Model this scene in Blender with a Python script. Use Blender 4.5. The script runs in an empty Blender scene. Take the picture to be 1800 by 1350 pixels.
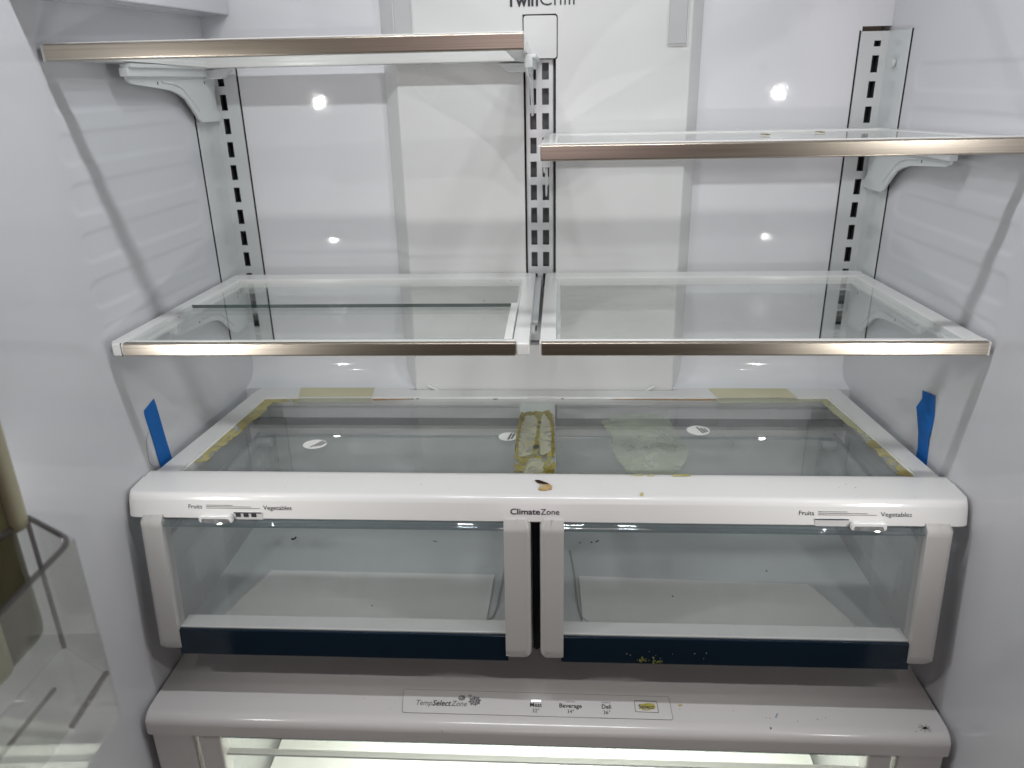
import bpy, bmesh, math, random
from mathutils import Vector, Matrix
random.seed(7)
sc = bpy.context.scene
COL = sc.collection

# ------------------------------------------------------------------ camera
cam_d = bpy.data.cameras.new("camera"); cam = bpy.data.objects.new("camera", cam_d); COL.objects.link(cam)
FW = Vector((-.05820964, .92826111, -.36734583)); RT = Vector((.99830352, .0546096, -.02019601)); UP = Vector((-.00131344, .36789823, .92986513))
cam.matrix_world = Matrix(((RT.x, UP.x, -FW.x, .019838), (RT.y, UP.y, -FW.y, -.922426), (RT.z, UP.z, -FW.z, .530875), (0, 0, 0, 1)))
cam_d.sensor_width = 36; cam_d.lens = 36 * 1356.79 / 1800
cam_d.clip_start = .01; cam_d.clip_end = 50
cam_d.dof.use_dof = True; cam_d.dof.focus_distance = .74; cam_d.dof.aperture_fstop = 6.3
sc.camera = cam
# ------------------------------------------------------------------ world, exposure
w = bpy.data.worlds.new("World"); sc.world = w; w.use_nodes = True
bg = w.node_tree.nodes["Background"]; bg.inputs[0].default_value = (1.0, .80, .62, 1); bg.inputs[1].default_value = .04
sc.view_settings.view_transform = 'Standard'; sc.view_settings.look = 'None'
sc.view_settings.exposure = -.06; sc.view_settings.gamma = 1
try:
    sc.cycles.use_denoising = True
except Exception:
    pass
sc.cycles.max_bounces = 14; sc.cycles.transparent_max_bounces = 40; sc.cycles.diffuse_bounces = 8
sc.cycles.glossy_bounces = 6; sc.cycles.transmission_bounces = 8

def area(name, loc, direction, sx, sy, power, col, shape='RECTANGLE', spread=180):
    l = bpy.data.lights.new(name, 'AREA'); l.shape = shape; l.size = sx
    if shape in ('RECTANGLE', 'ELLIPSE'): l.size_y = sy
    l.energy = power; l.color = col; l.spread = math.radians(spread)
    o = bpy.data.objects.new(name, l); COL.objects.link(o); o.location = loc
    o.rotation_euler = Vector(direction).to_track_quat('-Z', 'Y').to_euler()
    return o
COOL = (.97, .985, 1.0)
K = 1.0
for x in (-.15, -.05, .05, .15):
    area('ceiling_led_light', (x, -.398, .866), (0, .06, -1), .034, .022, .63 * K, COOL)
for s in (-1, 1):
    area('side_led_light', (s * .394, -.490, .500), (-s, .6, -.1), .006, .007, .21 * K, (1, .985, .96), spread=140)
    area('side_led_light', (s * .394, -.490, .267), (-s, .6, -.1), .007, .009, .36 * K, (1, .985, .96), spread=140)
area('deli_led_light', (.02, -.20, -.082), (.0, -.35, -1), .42, .03, 2.1 * K, (.95, 1, .86))
area('kitchen_ceiling_light', (.15, -2.6, 1.35), (-.05, 1, -.35), .5, .9, 2.4 * K, (1, .86, .80))
area('kitchen_glow_light', (-.07, -2.4, .50), (0, 1, 0), .24, .70, 1.7 * K, (1, .82, .86))

# ------------------------------------------------------------------ materials
def nt(name):
    m = bpy.data.materials.new(name); m.use_nodes = True
    return m, m.node_tree, m.node_tree.nodes, m.node_tree.links, m.node_tree.nodes['Principled BSDF']
def plastic(name, col, rough=.25, spec=.5, var=.03, bump=.0, vscale=14, coat=0, metal=0):
    m, t, N, L, b = nt(name)
    b.inputs['Roughness'].default_value = rough; b.inputs['Metallic'].default_value = metal
    b.inputs['Specular IOR Level'].default_value = spec
    if coat: b.inputs['Coat Weight'].default_value = coat; b.inputs['Coat Roughness'].default_value = .05
    tc = N.new('ShaderNodeTexCoord'); no = N.new('ShaderNodeTexNoise'); no.inputs['Scale'].default_value = vscale; no.inputs['Detail'].default_value = 6
    L.new(tc.outputs['Object'], no.inputs['Vector'])
    r = N.new('ShaderNodeMapRange'); r.inputs[1].default_value = .15; r.inputs[2].default_value = .85
    r.inputs[3].default_value = 1 - var; r.inputs[4].default_value = 1 + var * .5
    L.new(no.outputs[0], r.inputs[0])
    mx = N.new('ShaderNodeVectorMath'); mx.operation = 'SCALE'; mx.inputs[0].default_value = col
    L.new(r.outputs[0], mx.inputs['Scale']); L.new(mx.outputs[0], b.inputs['Base Color'])
    if bump:
        n2 = N.new('ShaderNodeTexNoise'); n2.inputs['Scale'].default_value = 60; n2.inputs['Detail'].default_value = 3
        L.new(tc.outputs['Object'], n2.inputs['Vector'])
        bp_ = N.new('ShaderNodeBump'); bp_.inputs['Strength'].default_value = bump; bp_.inputs['Distance'].default_value = .001
        L.new(n2.outputs[0], bp_.inputs['Height']); L.new(bp_.outputs[0], b.inputs['Normal'])
    r2 = N.new('ShaderNodeMapRange'); r2.inputs[1].default_value = .15; r2.inputs[2].default_value = .85
    r2.inputs[3].default_value = rough * .85; r2.inputs[4].default_value = rough * 1.35
    n3 = N.new('ShaderNodeTexNoise'); n3.inputs['Scale'].default_value = 9; n3.inputs['Detail'].default_value = 3
    L.new(tc.outputs['Object'], n3.inputs['Vector']); L.new(n3.outputs[0], r2.inputs[0]); L.new(r2.outputs[0], b.inputs['Roughness'])
    return m
def clear(name, tint, f0=.045, rough=.0, haze=0.0, hazecol=(.8, .83, .82), hscale=22, hlo=.45, hhi=.75, hzbase=0.0):
    """thin clear sheet: tinted see-through + mirror reflection growing at grazing angles + a pale film: dirt, and brightness painted onto the drawer panels"""
    m, t, N, L, b = nt(name); N.remove(b); out = N['Material Output']
    tr = N.new('ShaderNodeBsdfTransparent'); tr.inputs[0].default_value = (*tint, 1)
    gl = N.new('ShaderNodeBsdfGlossy'); gl.inputs['Roughness'].default_value = rough; gl.inputs[0].default_value = (1, 1, 1, 1)
    lw = N.new('ShaderNodeLayerWeight'); lw.inputs[0].default_value = .5
    p = N.new('ShaderNodeMath'); p.operation = 'POWER'; p.inputs[1].default_value = 5; L.new(lw.outputs['Facing'], p.inputs[0])
    ma = N.new('ShaderNodeMath'); ma.operation = 'MULTIPLY_ADD'; ma.inputs[1].default_value = .60; ma.inputs[2].default_value = f0; L.new(p.outputs[0], ma.inputs[0])
    last = tr.outputs[0]
    if haze or hzbase:
        tc = N.new('ShaderNodeTexCoord'); no = N.new('ShaderNodeTexNoise'); no.inputs['Scale'].default_value = hscale
        no.inputs['Detail'].default_value = 8; no.inputs['Distortion'].default_value = 1.2; L.new(tc.outputs['Object'], no.inputs['Vector'])
        mr = N.new('ShaderNodeMapRange'); mr.inputs[1].default_value = hlo; mr.inputs[2].default_value = hhi
        mr.inputs[3].default_value = hzbase; mr.inputs[4].default_value = hzbase + haze; L.new(no.outputs[0], mr.inputs[0])
        df = N.new('ShaderNodeBsdfDiffuse'); df.inputs[0].default_value = (*hazecol, 1)
        mh = N.new('ShaderNodeMixShader'); L.new(mr.outputs[0], mh.inputs[0]); L.new(last, mh.inputs[1]); L.new(df.outputs[0], mh.inputs[2]); last = mh.outputs[0]
    mx = N.new('ShaderNodeMixShader'); L.new(ma.outputs[0], mx.inputs[0]); L.new(last, mx.inputs[1]); L.new(gl.outputs[0], mx.inputs[2])
    L.new(mx.outputs[0], out.inputs[0])
    return m
def residue(name, cols, thr, soft=.04, scale=60, opac=.9, rough=.3, film=.0, filmcol=(.7, .74, .68), stretch=(1, 1, 1), detail=6, dist=1.5):
    """ragged old glue: noise decides where it sticks, the rest stays a thin film"""
    m, t, N, L, b = nt(name); out = N['Material Output']
    tc = N.new('ShaderNodeTexCoord'); mp = N.new('ShaderNodeMapping'); mp.inputs['Scale'].default_value = stretch
    L.new(tc.outputs['Object'], mp.inputs[0])
    no = N.new('ShaderNodeTexNoise'); no.inputs['Scale'].default_value = scale; no.inputs['Detail'].default_value = detail; no.inputs['Distortion'].default_value = dist
    L.new(mp.outputs[0], no.inputs['Vector'])
    mr = N.new('ShaderNodeMapRange'); mr.inputs[1].default_value = thr; mr.inputs[2].default_value = thr + soft
    mr.inputs[3].default_value = film; mr.inputs[4].default_value = opac; L.new(no.outputs[0], mr.inputs[0])
    n2 = N.new('ShaderNodeTexNoise'); n2.inputs['Scale'].default_value = scale * .7; n2.inputs['Detail'].default_value = 5; L.new(mp.outputs[0], n2.inputs['Vector'])
    cr = N.new('ShaderNodeValToRGB'); e = cr.color_ramp.elements; e[0].position = .35; e[0].color = (*cols[0], 1); e[1].position = .65; e[1].color = (*cols[1], 1)
    L.new(n2.outputs[0], cr.inputs[0])
    mc = N.new('ShaderNodeMixRGB'); mc.inputs[1].default_value = (*filmcol, 1); L.new(cr.outputs[0], mc.inputs[2])
    st = N.new('ShaderNodeMapRange'); st.inputs[1].default_value = thr; st.inputs[2].default_value = thr + soft; L.new(no.outputs[0], st.inputs[0]); L.new(st.outputs[0], mc.inputs[0])
    L.new(mc.outputs[0], b.inputs['Base Color']); b.inputs['Roughness'].default_value = rough
    L.new(mr.outputs[0], b.inputs['Alpha'])
    return m

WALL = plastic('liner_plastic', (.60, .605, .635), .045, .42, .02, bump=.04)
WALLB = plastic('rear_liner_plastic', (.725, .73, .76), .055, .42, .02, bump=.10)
PANEL = plastic('duct_panel_plastic', (.685, .69, .688), .22, .45, .03, bump=.05)
RAIL = plastic('painted_steel', (.60, .62, .63), .07, .5, .02, bump=.06)
BRKT = plastic('bracket_paint', (.66, .68, .69), .22, .5, .02, bump=.05)
WHITE = plastic('white_plastic', (.77, .77, .76), .20, .5, .03)
FRAMEW = plastic('crisper_frame_plastic', (.72, .715, .71), .16, .5, .02)
POST = plastic('handle_plastic', (.50, .49, .48), .22, .5, .02)
LOWER = plastic('lower_shelf_plastic', (.67, .65, .645), .17, .5, .03)
FLOORP = plastic('drawer_floor_plastic', (.60, .63, .64), .12, .5, .05)
MATP = plastic('frosted_floor_panel', (.86, .87, .855), .2, .5, .04)
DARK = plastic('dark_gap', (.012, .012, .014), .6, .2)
SLOTD = plastic('slot_shade', (.045, .048, .052), .35, .4)  # dark colour stands in for the shade inside the slots
GREYD = plastic('recess_shade', (.05, .053, .06), .4, .3)  # paints the shade of recesses and grooves
BLUESTRIP = plastic('dark_reflection_strip', (.005, .015, .029), .11, .5)  # navy stands in for the dark room reflected in clear plastic
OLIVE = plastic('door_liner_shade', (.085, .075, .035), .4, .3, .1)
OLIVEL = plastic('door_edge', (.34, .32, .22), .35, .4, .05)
RIM = clear('smoky_rim', (.50, .48, .49), .05, .05, haze=.0, hazecol=(.14, .13, .13), hzbase=.22)
INK = plastic('dark_grey_ink', (.045, .045, .05), .4, .3)
INKL = plastic('light_grey_ink', (.16, .16, .17), .4, .3)
CRUMB = plastic('dark_crumb', (.02, .02, .022), .6, .3)
MOSS = plastic('olive_crumb', (.16, .17, .045), .8, .2, .5, vscale=300)
BLUET = plastic('blue_masking_tape', (.008, .125, .43), .55, .25, .10, bump=.5, vscale=90)
STICK = plastic('sticker_paper', (.82, .82, .80), .5, .3)
GLASS = clear('shelf_glass', (.960, .975, .970), .045, 0, haze=.06, hazecol=(.50, .54, .53), hscale=16, hlo=.5, hhi=.9, hzbase=.015)
GLASSB = clear('crisper_glass', (.980, .988, .985), .05, 0, haze=.07, hazecol=(.80, .82, .815), hscale=14, hlo=.4, hhi=.9, hzbase=.055)
SIDEP = clear('drawer_side_plastic', (.975, .98, .982), .06, .015, haze=.15, hazecol=(.80, .82, .82), hscale=5, hlo=.3, hhi=.9, hzbase=.36)  # strong pale haze paints brightness onto the clear side panels
PLAST = clear('clear_drawer_plastic', (.978, .984, .986), .05, .015, haze=.07, hazecol=(.68, .72, .73), hscale=9, hlo=.35, hhi=.9, hzbase=.035)
LIDP = clear('clear_lip', (.72, .76, .78), .10, .02, hzbase=.08, hazecol=(.4, .44, .45))
BINP = clear('clear_bin_plastic', (.955, .96, .95), .05, .03, haze=.08, hazecol=(.62, .62, .59), hscale=6, hzbase=.09)
GEDGE = plastic('green_glass_edge', (.004, .035, .028), .1, .5)
LEDM, _t, _N, _L, _b = nt('indicator_light'); _b.inputs['Emission Color'].default_value = (.9, .97, 1, 1); _b.inputs['Emission Strength'].default_value = 2.5
def steel():
    m, t, N, L, b = nt('brushed_steel'); b.inputs['Metallic'].default_value = 1
    tc = N.new('ShaderNodeTexCoord'); mp = N.new('ShaderNodeMapping'); mp.inputs['Scale'].default_value = (9, 900, 900)
    no = N.new('ShaderNodeTexNoise'); no.inputs['Scale'].default_value = 1; no.inputs['Detail'].default_value = 5
    L.new(tc.outputs['Object'], mp.inputs[0]); L.new(mp.outputs[0], no.inputs['Vector'])
    cr = N.new('ShaderNodeValToRGB'); e = cr.color_ramp.elements; e[0].position = .3; e[0].color = (.40, .355, .30, 1); e[1].position = .7; e[1].color = (.52, .47, .40, 1)
    L.new(no.outputs[0], cr.inputs[0]); L.new(cr.outputs[0], b.inputs['Base Color'])
    b.inputs['Roughness'].default_value = .31; b.inputs['Anisotropic'].default_value = .3
    bm_ = N.new('ShaderNodeBump'); bm_.inputs['Strength'].default_value = .05; bm_.inputs['Distance'].default_value = .0003
    L.new(no.outputs[0], bm_.inputs['Height']); L.new(bm_.outputs[0], b.inputs['Normal'])
    return m
STEEL = steel()
GLUE = residue('yellowed_glue', [(.33, .27, .07), (.50, .45, .20)], .44, .03, 55, .92, .3, film=.12, filmcol=(.62, .64, .50))
GLUED = residue('glue_on_divider', [(.27, .22, .035), (.44, .40, .14)], .46, .02, 75, .95, .25, film=.0, filmcol=(.6, .62, .5), detail=8, dist=2.2)
GLUEP = residue('pale_glue', [(.48, .47, .29), (.64, .64, .51)], .34, .16, 34, .80, .3, film=.10, filmcol=(.7, .74, .68))
SMUDGE = residue('dried_smear', [(.46, .48, .35), (.53, .56, .46)], .40, .24, 14, .46, .18, film=.24, filmcol=(.44, .49, .40), stretch=(1, 1.6, 1), dist=2.5)
SMUDGE2 = residue('wet_smear_ridges', [(.62, .67, .62), (.26, .31, .27)], .60, .05, 45, .55, .12, film=.0, stretch=(1, .6, 1), dist=4)
MTAPE = residue('old_masking_tape', [(.60, .56, .36), (.68, .64, .44)], .10, .1, 12, .93, .45, film=.7)
MTAPE2 = residue('old_masking_tape_on_glass', [(.50, .50, .36), (.56, .57, .44)], .10, .1, 12, .55, .45, film=.4)
BROWNL = residue('brown_seep', [(.30, .14, .035), (.42, .26, .09)], .36, .06, 50, .9, .4, film=.2, filmcol=(.55, .45, .3), stretch=(.4, 1, 1))
BURN = residue('brown_spill', [(.22, .08, .02), (.58, .42, .20)], .40, .10, 110, .92, .15, film=.40, filmcol=(.66, .57, .38), dist=1)
YEL = residue('yellow_spot', [(.52, .46, .10), (.62, .57, .28)], .40, .06, 160, .85, .4, film=.0)
BLUESM = residue('bluish_smear', [(.32, .42, .52), (.4, .5, .6)], .40, .1, 120, .7, .5, film=.0)

# ------------------------------------------------------------------ helpers
def link(name, bm, mats, parent=None, smooth=False, off=None, wn=True):
    if off is None: off = parent_loc(parent)
    bmesh.ops.recalc_face_normals(bm, faces=bm.faces)
    if off is not None: bmesh.ops.translate(bm, verts=bm.verts, vec=-Vector(off))
    me = bpy.data.meshes.new(name); bm.to_mesh(me); bm.free()
    for m in (mats if isinstance(mats, (list, tuple)) else [mats]): me.materials.append(m)
    if smooth:
        for p in me.polygons: p.use_smooth = True
        try: me.set_sharp_from_angle(angle=math.radians(40))
        except Exception: pass
    o = bpy.data.objects.new(name, me); COL.objects.link(o)
    if smooth and wn:
        md = o.modifiers.new('weighted', 'WEIGHTED_NORMAL'); md.keep_sharp = True; md.weight = 80
    if parent: o.parent = parent
    return o
def link_each(name, bm, mats, parent=None, smooth=False, off=None):
    """every loose piece of the bmesh becomes an object of its own"""
    seen = set(); out = []
    bm.verts.ensure_lookup_table()
    for v in list(bm.verts):
        if v in seen: continue
        st = [v]; seen.add(v); comp = []
        while st:
            a = st.pop(); comp.append(a)
            for e in a.link_edges:
                b_ = e.other_vert(a)
                if b_ not in seen: seen.add(b_); st.append(b_)
        t = bmesh.new(); mp = {a: t.verts.new(a.co) for a in comp}
        for f in {f for a in comp for f in a.link_faces}:
            t.faces.new([mp[a] for a in f.verts]).material_index = f.material_index
        out.append(link(name, t, mats, parent, smooth, off))
    bm.free(); return out
def parent_loc(p):
    v = Vector((0, 0, 0))
    while p is not None:
        v = v + p.location; p = p.parent
    return v
def thing(name, label, cat, loc=(0, 0, 0), group=None):
    o = bpy.data.objects.new(name, None); COL.objects.link(o); o.location = loc; o.empty_display_size = .02
    o['label'] = label; o['category'] = cat
    if group: o['group'] = group
    return o
def tag(o, label, cat, group=None, kind=None):
    if label: o['label'] = label
    if cat: o['category'] = cat
    if group: o['group'] = group
    if kind: o['kind'] = kind
    return o
def recenter(o):
    """put the origin of a single-mesh thing at its base"""
    vs = [v.co for v in o.data.vertices]
    c = Vector(((min(v.x for v in vs) + max(v.x for v in vs)) / 2, (min(v.y for v in vs) + max(v.y for v in vs)) / 2, min(v.z for v in vs)))
    for v in o.data.vertices: v.co -= c
    o.location = c
    return o
def hexa(bm, c, bevel=0, seg=2, mat=0):
    """c: 8 corners: bottom 4 then top 4, same winding"""
    t = bmesh.new()
    v = [t.verts.new(p) for p in c]
    for f in ((3, 2, 1, 0), (4, 5, 6, 7), (0, 1, 5, 4), (1, 2, 6, 5), (2, 3, 7, 6), (3, 0, 4, 7)):
        t.faces.new([v[i] for i in f]).material_index = mat
    bmesh.ops.recalc_face_normals(t, faces=t.faces)
    if bevel: bmesh.ops.bevel(t, geom=list(t.edges), offset=bevel, segments=seg, affect='EDGES', profile=.5)
    merge(bm, t)
def merge(bm, t):
    me = bpy.data.meshes.new('tmp'); t.to_mesh(me); t.free(); bm.from_mesh(me); bpy.data.meshes.remove(me)
def box(bm, x0, x1, y0, y1, z0, z1, bevel=0, seg=2, mat=0):
    hexa(bm, [(x0, y0, z0), (x1, y0, z0), (x1, y1, z0), (x0, y1, z0), (x0, y0, z1), (x1, y0, z1), (x1, y1, z1), (x0, y1, z1)], bevel, seg, mat)
def BOX(*a, **k):
    bm = bmesh.new(); box(bm, *a, **k); return bm
def HEX(c, bevel=0, seg=2):
    bm = bmesh.new(); hexa(bm, c, bevel, seg); return bm
def prism(bm, pts, d, bevel=0, seg=2, mat=0):
    """closed outline pts (3D, planar) pushed along vector d"""
    t = bmesh.new(); d = Vector(d)
    a = [t.verts.new(p) for p in pts]; b = [t.verts.new(Vector(p) + d) for p in pts]; n = len(pts)
    t.faces.new(a); t.faces.new(b[::-1])
    for i in range(n): t.faces.new((a[i], b[i], b[(i + 1) % n], a[(i + 1) % n]))
    bmesh.ops.recalc_face_normals(t, faces=t.faces)
    for f in t.faces: f.material_index = mat
    if bevel:
        bmesh.ops.bevel(t, geom=[e for e in t.edges], offset=bevel, segments=seg, affect='EDGES', profile=.5)
    merge(bm, t)
def PRISM(*a, **k):
    bm = bmesh.new(); prism(bm, *a, **k); return bm
def tube(bm, pts, r, n=10, closed=False):
    P = [Vector(p) for p in pts]; rings = []
    for i, p in enumerate(P):
        a = P[i - 1] if (i or closed) else p; c = P[(i + 1) % len(P)] if (i < len(P) - 1 or closed) else p
        t = (c - a).normalized(); u = t.orthogonal().normalized() if i == 0 else (u - t * u.dot(t)).normalized(); v = t.cross(u)
        rings.append([bm.verts.new(p + (u * math.cos(k * 2 * math.pi / n) + v * math.sin(k * 2 * math.pi / n)) * r) for k in range(n)])
    m = len(rings)
    for i in range(m if closed else m - 1):
        A, B = rings[i], rings[(i + 1) % m]
        for k in range(n): bm.faces.new((A[k], A[(k + 1) % n], B[(k + 1) % n], B[k]))
    if not closed: bm.faces.new(rings[0][::-1]); bm.faces.new(rings[-1])
def rounded(pts, r, n=5):
    """round each corner of a closed 2D/3D outline; r scalar or list"""
    out = []; N_ = len(pts); P = [Vector(p) for p in pts]
    for i, p in enumerate(P):
        ri = r[i] if isinstance(r, (list, tuple)) else r
        if ri <= 0: out.append(p); continue
        a = (P[i - 1] - p); c = (P[(i + 1) % N_] - p)
        ra = min(ri, a.length * .45, c.length * .45)
        A = p + a.normalized() * ra; B = p + c.normalized() * ra
        for k in range(n + 1):
            t = k / n; out.append((1 - t) ** 2 * A + 2 * t * (1 - t) * p + t * t * B)
    return out
def sheet(bm, pts, th=.0003, mat=0):
    prism(bm, pts, (0, 0, th), mat=mat)
def wx(y): return .3742 - .058 * y          # half-width of the liner at depth y
def text(body, size, mat, loc, rot, parent, name='lettering', bold=0, spacing=1.0, shear=0, align='LEFT', width=None, sy=None):
    c = bpy.data.curves.new('txt', 'FONT'); c.body = body; c.size = size; c.align_x = align; c.space_character = spacing
    c.extrude = .00008; c.offset = bold; c.shear = shear; c.resolution_u = 3
    o = bpy.data.objects.new('txt', c); COL.objects.link(o)
    dg = bpy.context.evaluated_depsgraph_get(); dg.update()
    me = bpy.data.meshes.new_from_object(o.evaluated_get(dg))
    bpy.data.objects.remove(o); bpy.data.curves.remove(c)
    xs = [v.co.x for v in me.vertices]; x0, x1 = min(xs), max(xs)
    if width:
        k = width / (x1 - x0)
        for v in me.vertices:
            v.co.x = (v.co.x - (x0 if align == 'LEFT' else (x0 + x1) / 2)) * k; v.co.y *= (sy if sy else k)
    me.materials.clear(); me.materials.append(mat)
    t = bpy.data.objects.new(name, me); COL.objects.link(t)
    t.rotation_euler = rot; t.location = Vector(loc) - parent_loc(parent); t.parent = parent
    return t
FACE = (math.radians(90), 0, 0)        # lettering on a face that looks to the front
FLAT = (0, 0, 0)                       # lettering on a face that looks up

# ================================================================== REFRIGERATOR BODY
fr = thing('refrigerator', 'open empty white refrigerator compartment with glossy liner, seen from the front', 'refrigerator', (0, 0, -.3))
Z0, Z1 = -.30, .87
def extr(prof, z0, z1):
    bm = bmesh.new(); a = [bm.verts.new((x, y, z0)) for x, y in prof]; b = [bm.verts.new((x, y, z1)) for x, y in prof]
    for i in range(len(prof) - 1): bm.faces.new((a[i], a[i + 1], b[i + 1], b[i]))
    return bm
def thick(prof, t=.02):  # closed outline
    return prof
YF = -.54
def sst(a, b_, v):
    t = max(0, min(1, (v - a) / (b_ - a))); return t * t * (3 - 2 * t)
def relief(y, z):
    # shallow moulded recesses between the shelf heights
    k = round((z - .4835) / .0415)
    if k < -4 or k > 1: return 0
    zc = .4835 + .0415 * k; hy, hz = .105, .0122; yc = -.174; r_ = .009
    dx = max(0, abs(y - yc) - (hy - r_)); dz = max(0, abs(z - zc) - (hz - r_))
    d_ = math.hypot(dx, dz) - r_
    return .0009 * (1 - sst(-.0026, .0026, d_))
ZC = [Z0 + .03 * k for k in range(20)] + [.30 + .0018 * k for k in range(136)] + [.546 + .027 * k for k in range(13)]
YC = [YF + .02 * k for k in range(12)] + [-.296 + .0035 * k for k in range(73)] + [-.040, -.034, -.03]
for s in (-1, 1):
    cs = [(y, wx(y)) for y in YC]; cs = [c for c in cs if c[0] < -.0285]; cs.sort()
    bm = bmesh.new(); G = []
    for z in ZC:
        row = [bm.verts.new((s * (x + relief(y, z)), y, z)) for y, x in cs]
        row += [bm.verts.new((s * (.3745), -.012, z)), bm.verts.new((s * .3745, .03, z)), bm.verts.new((s * .43, .03, z)), bm.verts.new((s * .45, YF, z))]
        G.append(row)
    n_ = len(G[0])
    for a, b_ in zip(G, G[1:]):
        for k in range(n_): bm.faces.new((a[k], a[(k + 1) % n_], b_[(k + 1) % n_], b_[k]))
    bm.faces.new(G[0]); bm.faces.new(G[-1][::-1])
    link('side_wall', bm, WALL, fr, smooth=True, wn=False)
# back wall, swept profile along x: flat above, a cove down to the crisper ledge
prof = [(0, Z1), (0, .205), (-.0015, .193), (-.006, .183), (-.013, .1765), (-.020, .1735), (-.030, .1715), (-.030, .147), (-.034, .1465), (-.034, .1330)]
def back_piece(x0, x1, prof, name, mat, parent=fr, y_back=.03):
    pts = [(x0, y, z) for y, z in prof] + [(x0, y_back, prof[-1][1]), (x0, y_back, prof[0][1])]
    return link(name, PRISM(pts, (x1 - x0, 0, 0)), mat, parent, smooth=True)
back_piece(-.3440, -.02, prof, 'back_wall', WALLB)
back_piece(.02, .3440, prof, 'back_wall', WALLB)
for s in (-1, 1):
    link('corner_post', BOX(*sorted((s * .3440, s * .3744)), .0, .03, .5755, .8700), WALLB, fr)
# lower corners of the back (below the rails)
for s in (-1, 1):
    low = [(-.0005, .205), (-.0015, .193), (-.006, .183), (-.013, .1765), (-.020, .1735), (-.030, .1715), (-.030, .147), (-.034, .1465), (-.034, .1330)]
    x0, x1 = (-.385, -.3441) if s < 0 else (.3441, .385)
    back_piece(x0, x1, low, 'back_ledge', WALLB)
link('air_gap', BOX(-.385, .385, -.026, .02, .1185, .1330), GREYD, fr)  # dark grey painted for the shade inside this gap
link('lower_back_wall', BOX(-.41, .41, -.036, .03, Z0, .1185), WHITE, fr)
# ceiling and floor of the compartment
link('ceiling', BOX(-.44, .44, YF, .03, .872, .892), WALL, fr)
link('floor', BOX(-.44, .44, YF, .03, -.32, -.3002), WALL, fr)
lens_c = link('ceiling_lamp_lens', BOX(-.17, .17, -.37, -.29, .8695, .8719, bevel=.001), LIDP, fr)
for s in (-1, 1):
    for z in (.500, .267):
        bm = bmesh.new(); bmesh.ops.create_cone(bm, cap_ends=True, segments=20, radius1=.017, radius2=.014, depth=.003,
            matrix=Matrix.Translation((s * (wx(-.490) - .0012), -.490, z)) @ Matrix.Rotation(math.radians(90), 4, 'Y') @ Matrix.Scale(-s if s > 0 else 1, 4, (0, 0, 1)))
        link('lamp_housing', bm, WHITE, fr, smooth=True)

# ---- centre air-duct panel with flanks, channel, vents and lettering
def panel_y(z): return -.020 if z >= .30 else -.020 - (.30 - z) / .135 * .013
duct = bpy.data.objects.new('duct_panel', None)
def duct_half(s):
    bm = bmesh.new()
    rows = [.1655, .20, .25, .30, .42, .55, .70, .8695]
    if s < 0: xs = [(-.1735, .0), (-.1715, -.004), (-.1575, None), (-.155, None), (-.0172, None), (-.0172, -.008)]
    else: xs = [(.1755, .0), (.1735, -.004), (.1625, None), (.160, None), (.0182, None), (.0182, -.008)]
    g = []
    for z in rows:
        yp = panel_y(z)
        row = []
        for i, (x, y) in enumerate(xs):
            yy = y if y is not None else (yp + .002 if i == 2 else yp)
            row.append(bm.verts.new((x, yy, z)))
        g.append(row)
    for j in range(len(rows) - 1):
        for i in range(len(xs) - 1):
            bm.faces.new((g[j][i], g[j][i + 1], g[j + 1][i + 1], g[j + 1][i]))
    return link('duct_panel', bm, PANEL, fr, smooth=True)
dl = duct_half(-1); dr = duct_half(1)
# bottom return of panel
link('duct_foot', HEX([(-.172, -.0330, .158), (.174, -.0330, .158), (.174, .0, .158), (-.172, .0, .158), (-.157, -.0331, .1650), (.160, -.0331, .1650), (.174, .0, .1650), (-.172, .0, .1650)]), PANEL, fr)
# vents in the two upper edges of the panel
for s, x0, x1 in ((-1, -.1545, -.1352), (1, .1365, .1558)):
    bm = bmesh.new(); box(bm, x0, x1, -.0212, -.0190, .562, .8690, bevel=.0006)
    v = link('vent_recess', bm, plastic('vent_grey', (.50, .51, .52), .3, .4), dr if s > 0 else dl)
    bm = bmesh.new()
    for a, b_ in ((x0 - .0008, x0), (x1, x1 + .0008)): box(bm, a, b_, -.0222, -.0185, .5612, .8690)
    box(bm, x0, x1, -.0222, -.0185, .5604, .5612)
    link_each('vent_rim', bm, PANEL, v)
# two slanted guide ribs at the foot of the panel
for a, b_ in (((-.1413, .1773), (-.1150, .1632)), ((.1395, .1768), (.1165, .1634))):
    bm = bmesh.new(); yy = panel_y(.17) - .0012
    tube(bm, [(a[0], yy, a[1]), (b_[0], yy - .001, b_[1])], .0015, 8)
    link('guide_rib', bm, WHITE, fr, smooth=True)
# lettering on the panel
text('Twin', .02, INK, (-.0341, -.0206, .6022), FACE, fr, bold=.0005, width=.0335, sy=1.0)
text('Chill', .02, INK, (.0012, -.0206, .6022), FACE, fr, bold=-.0002, width=.0365, sy=1.0)
# housing in the top left corner
bm = bmesh.new()
hexa(bm, [(-.402, -.300, .596), (-.341, -.300, .596), (-.341, -.001, .603), (-.380, -.001, .601), (-.402, -.300, .8690), (-.341, -.300, .8690), (-.341, -.001, .8690), (-.380, -.001, .8690)], bevel=.0012)
ib = link('corner_housing', bm, WALL, fr)
link('housing_slot', BOX(-.3412, -.3402, -.075, -.03, .6188, .6235), DARK, ib)

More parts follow.
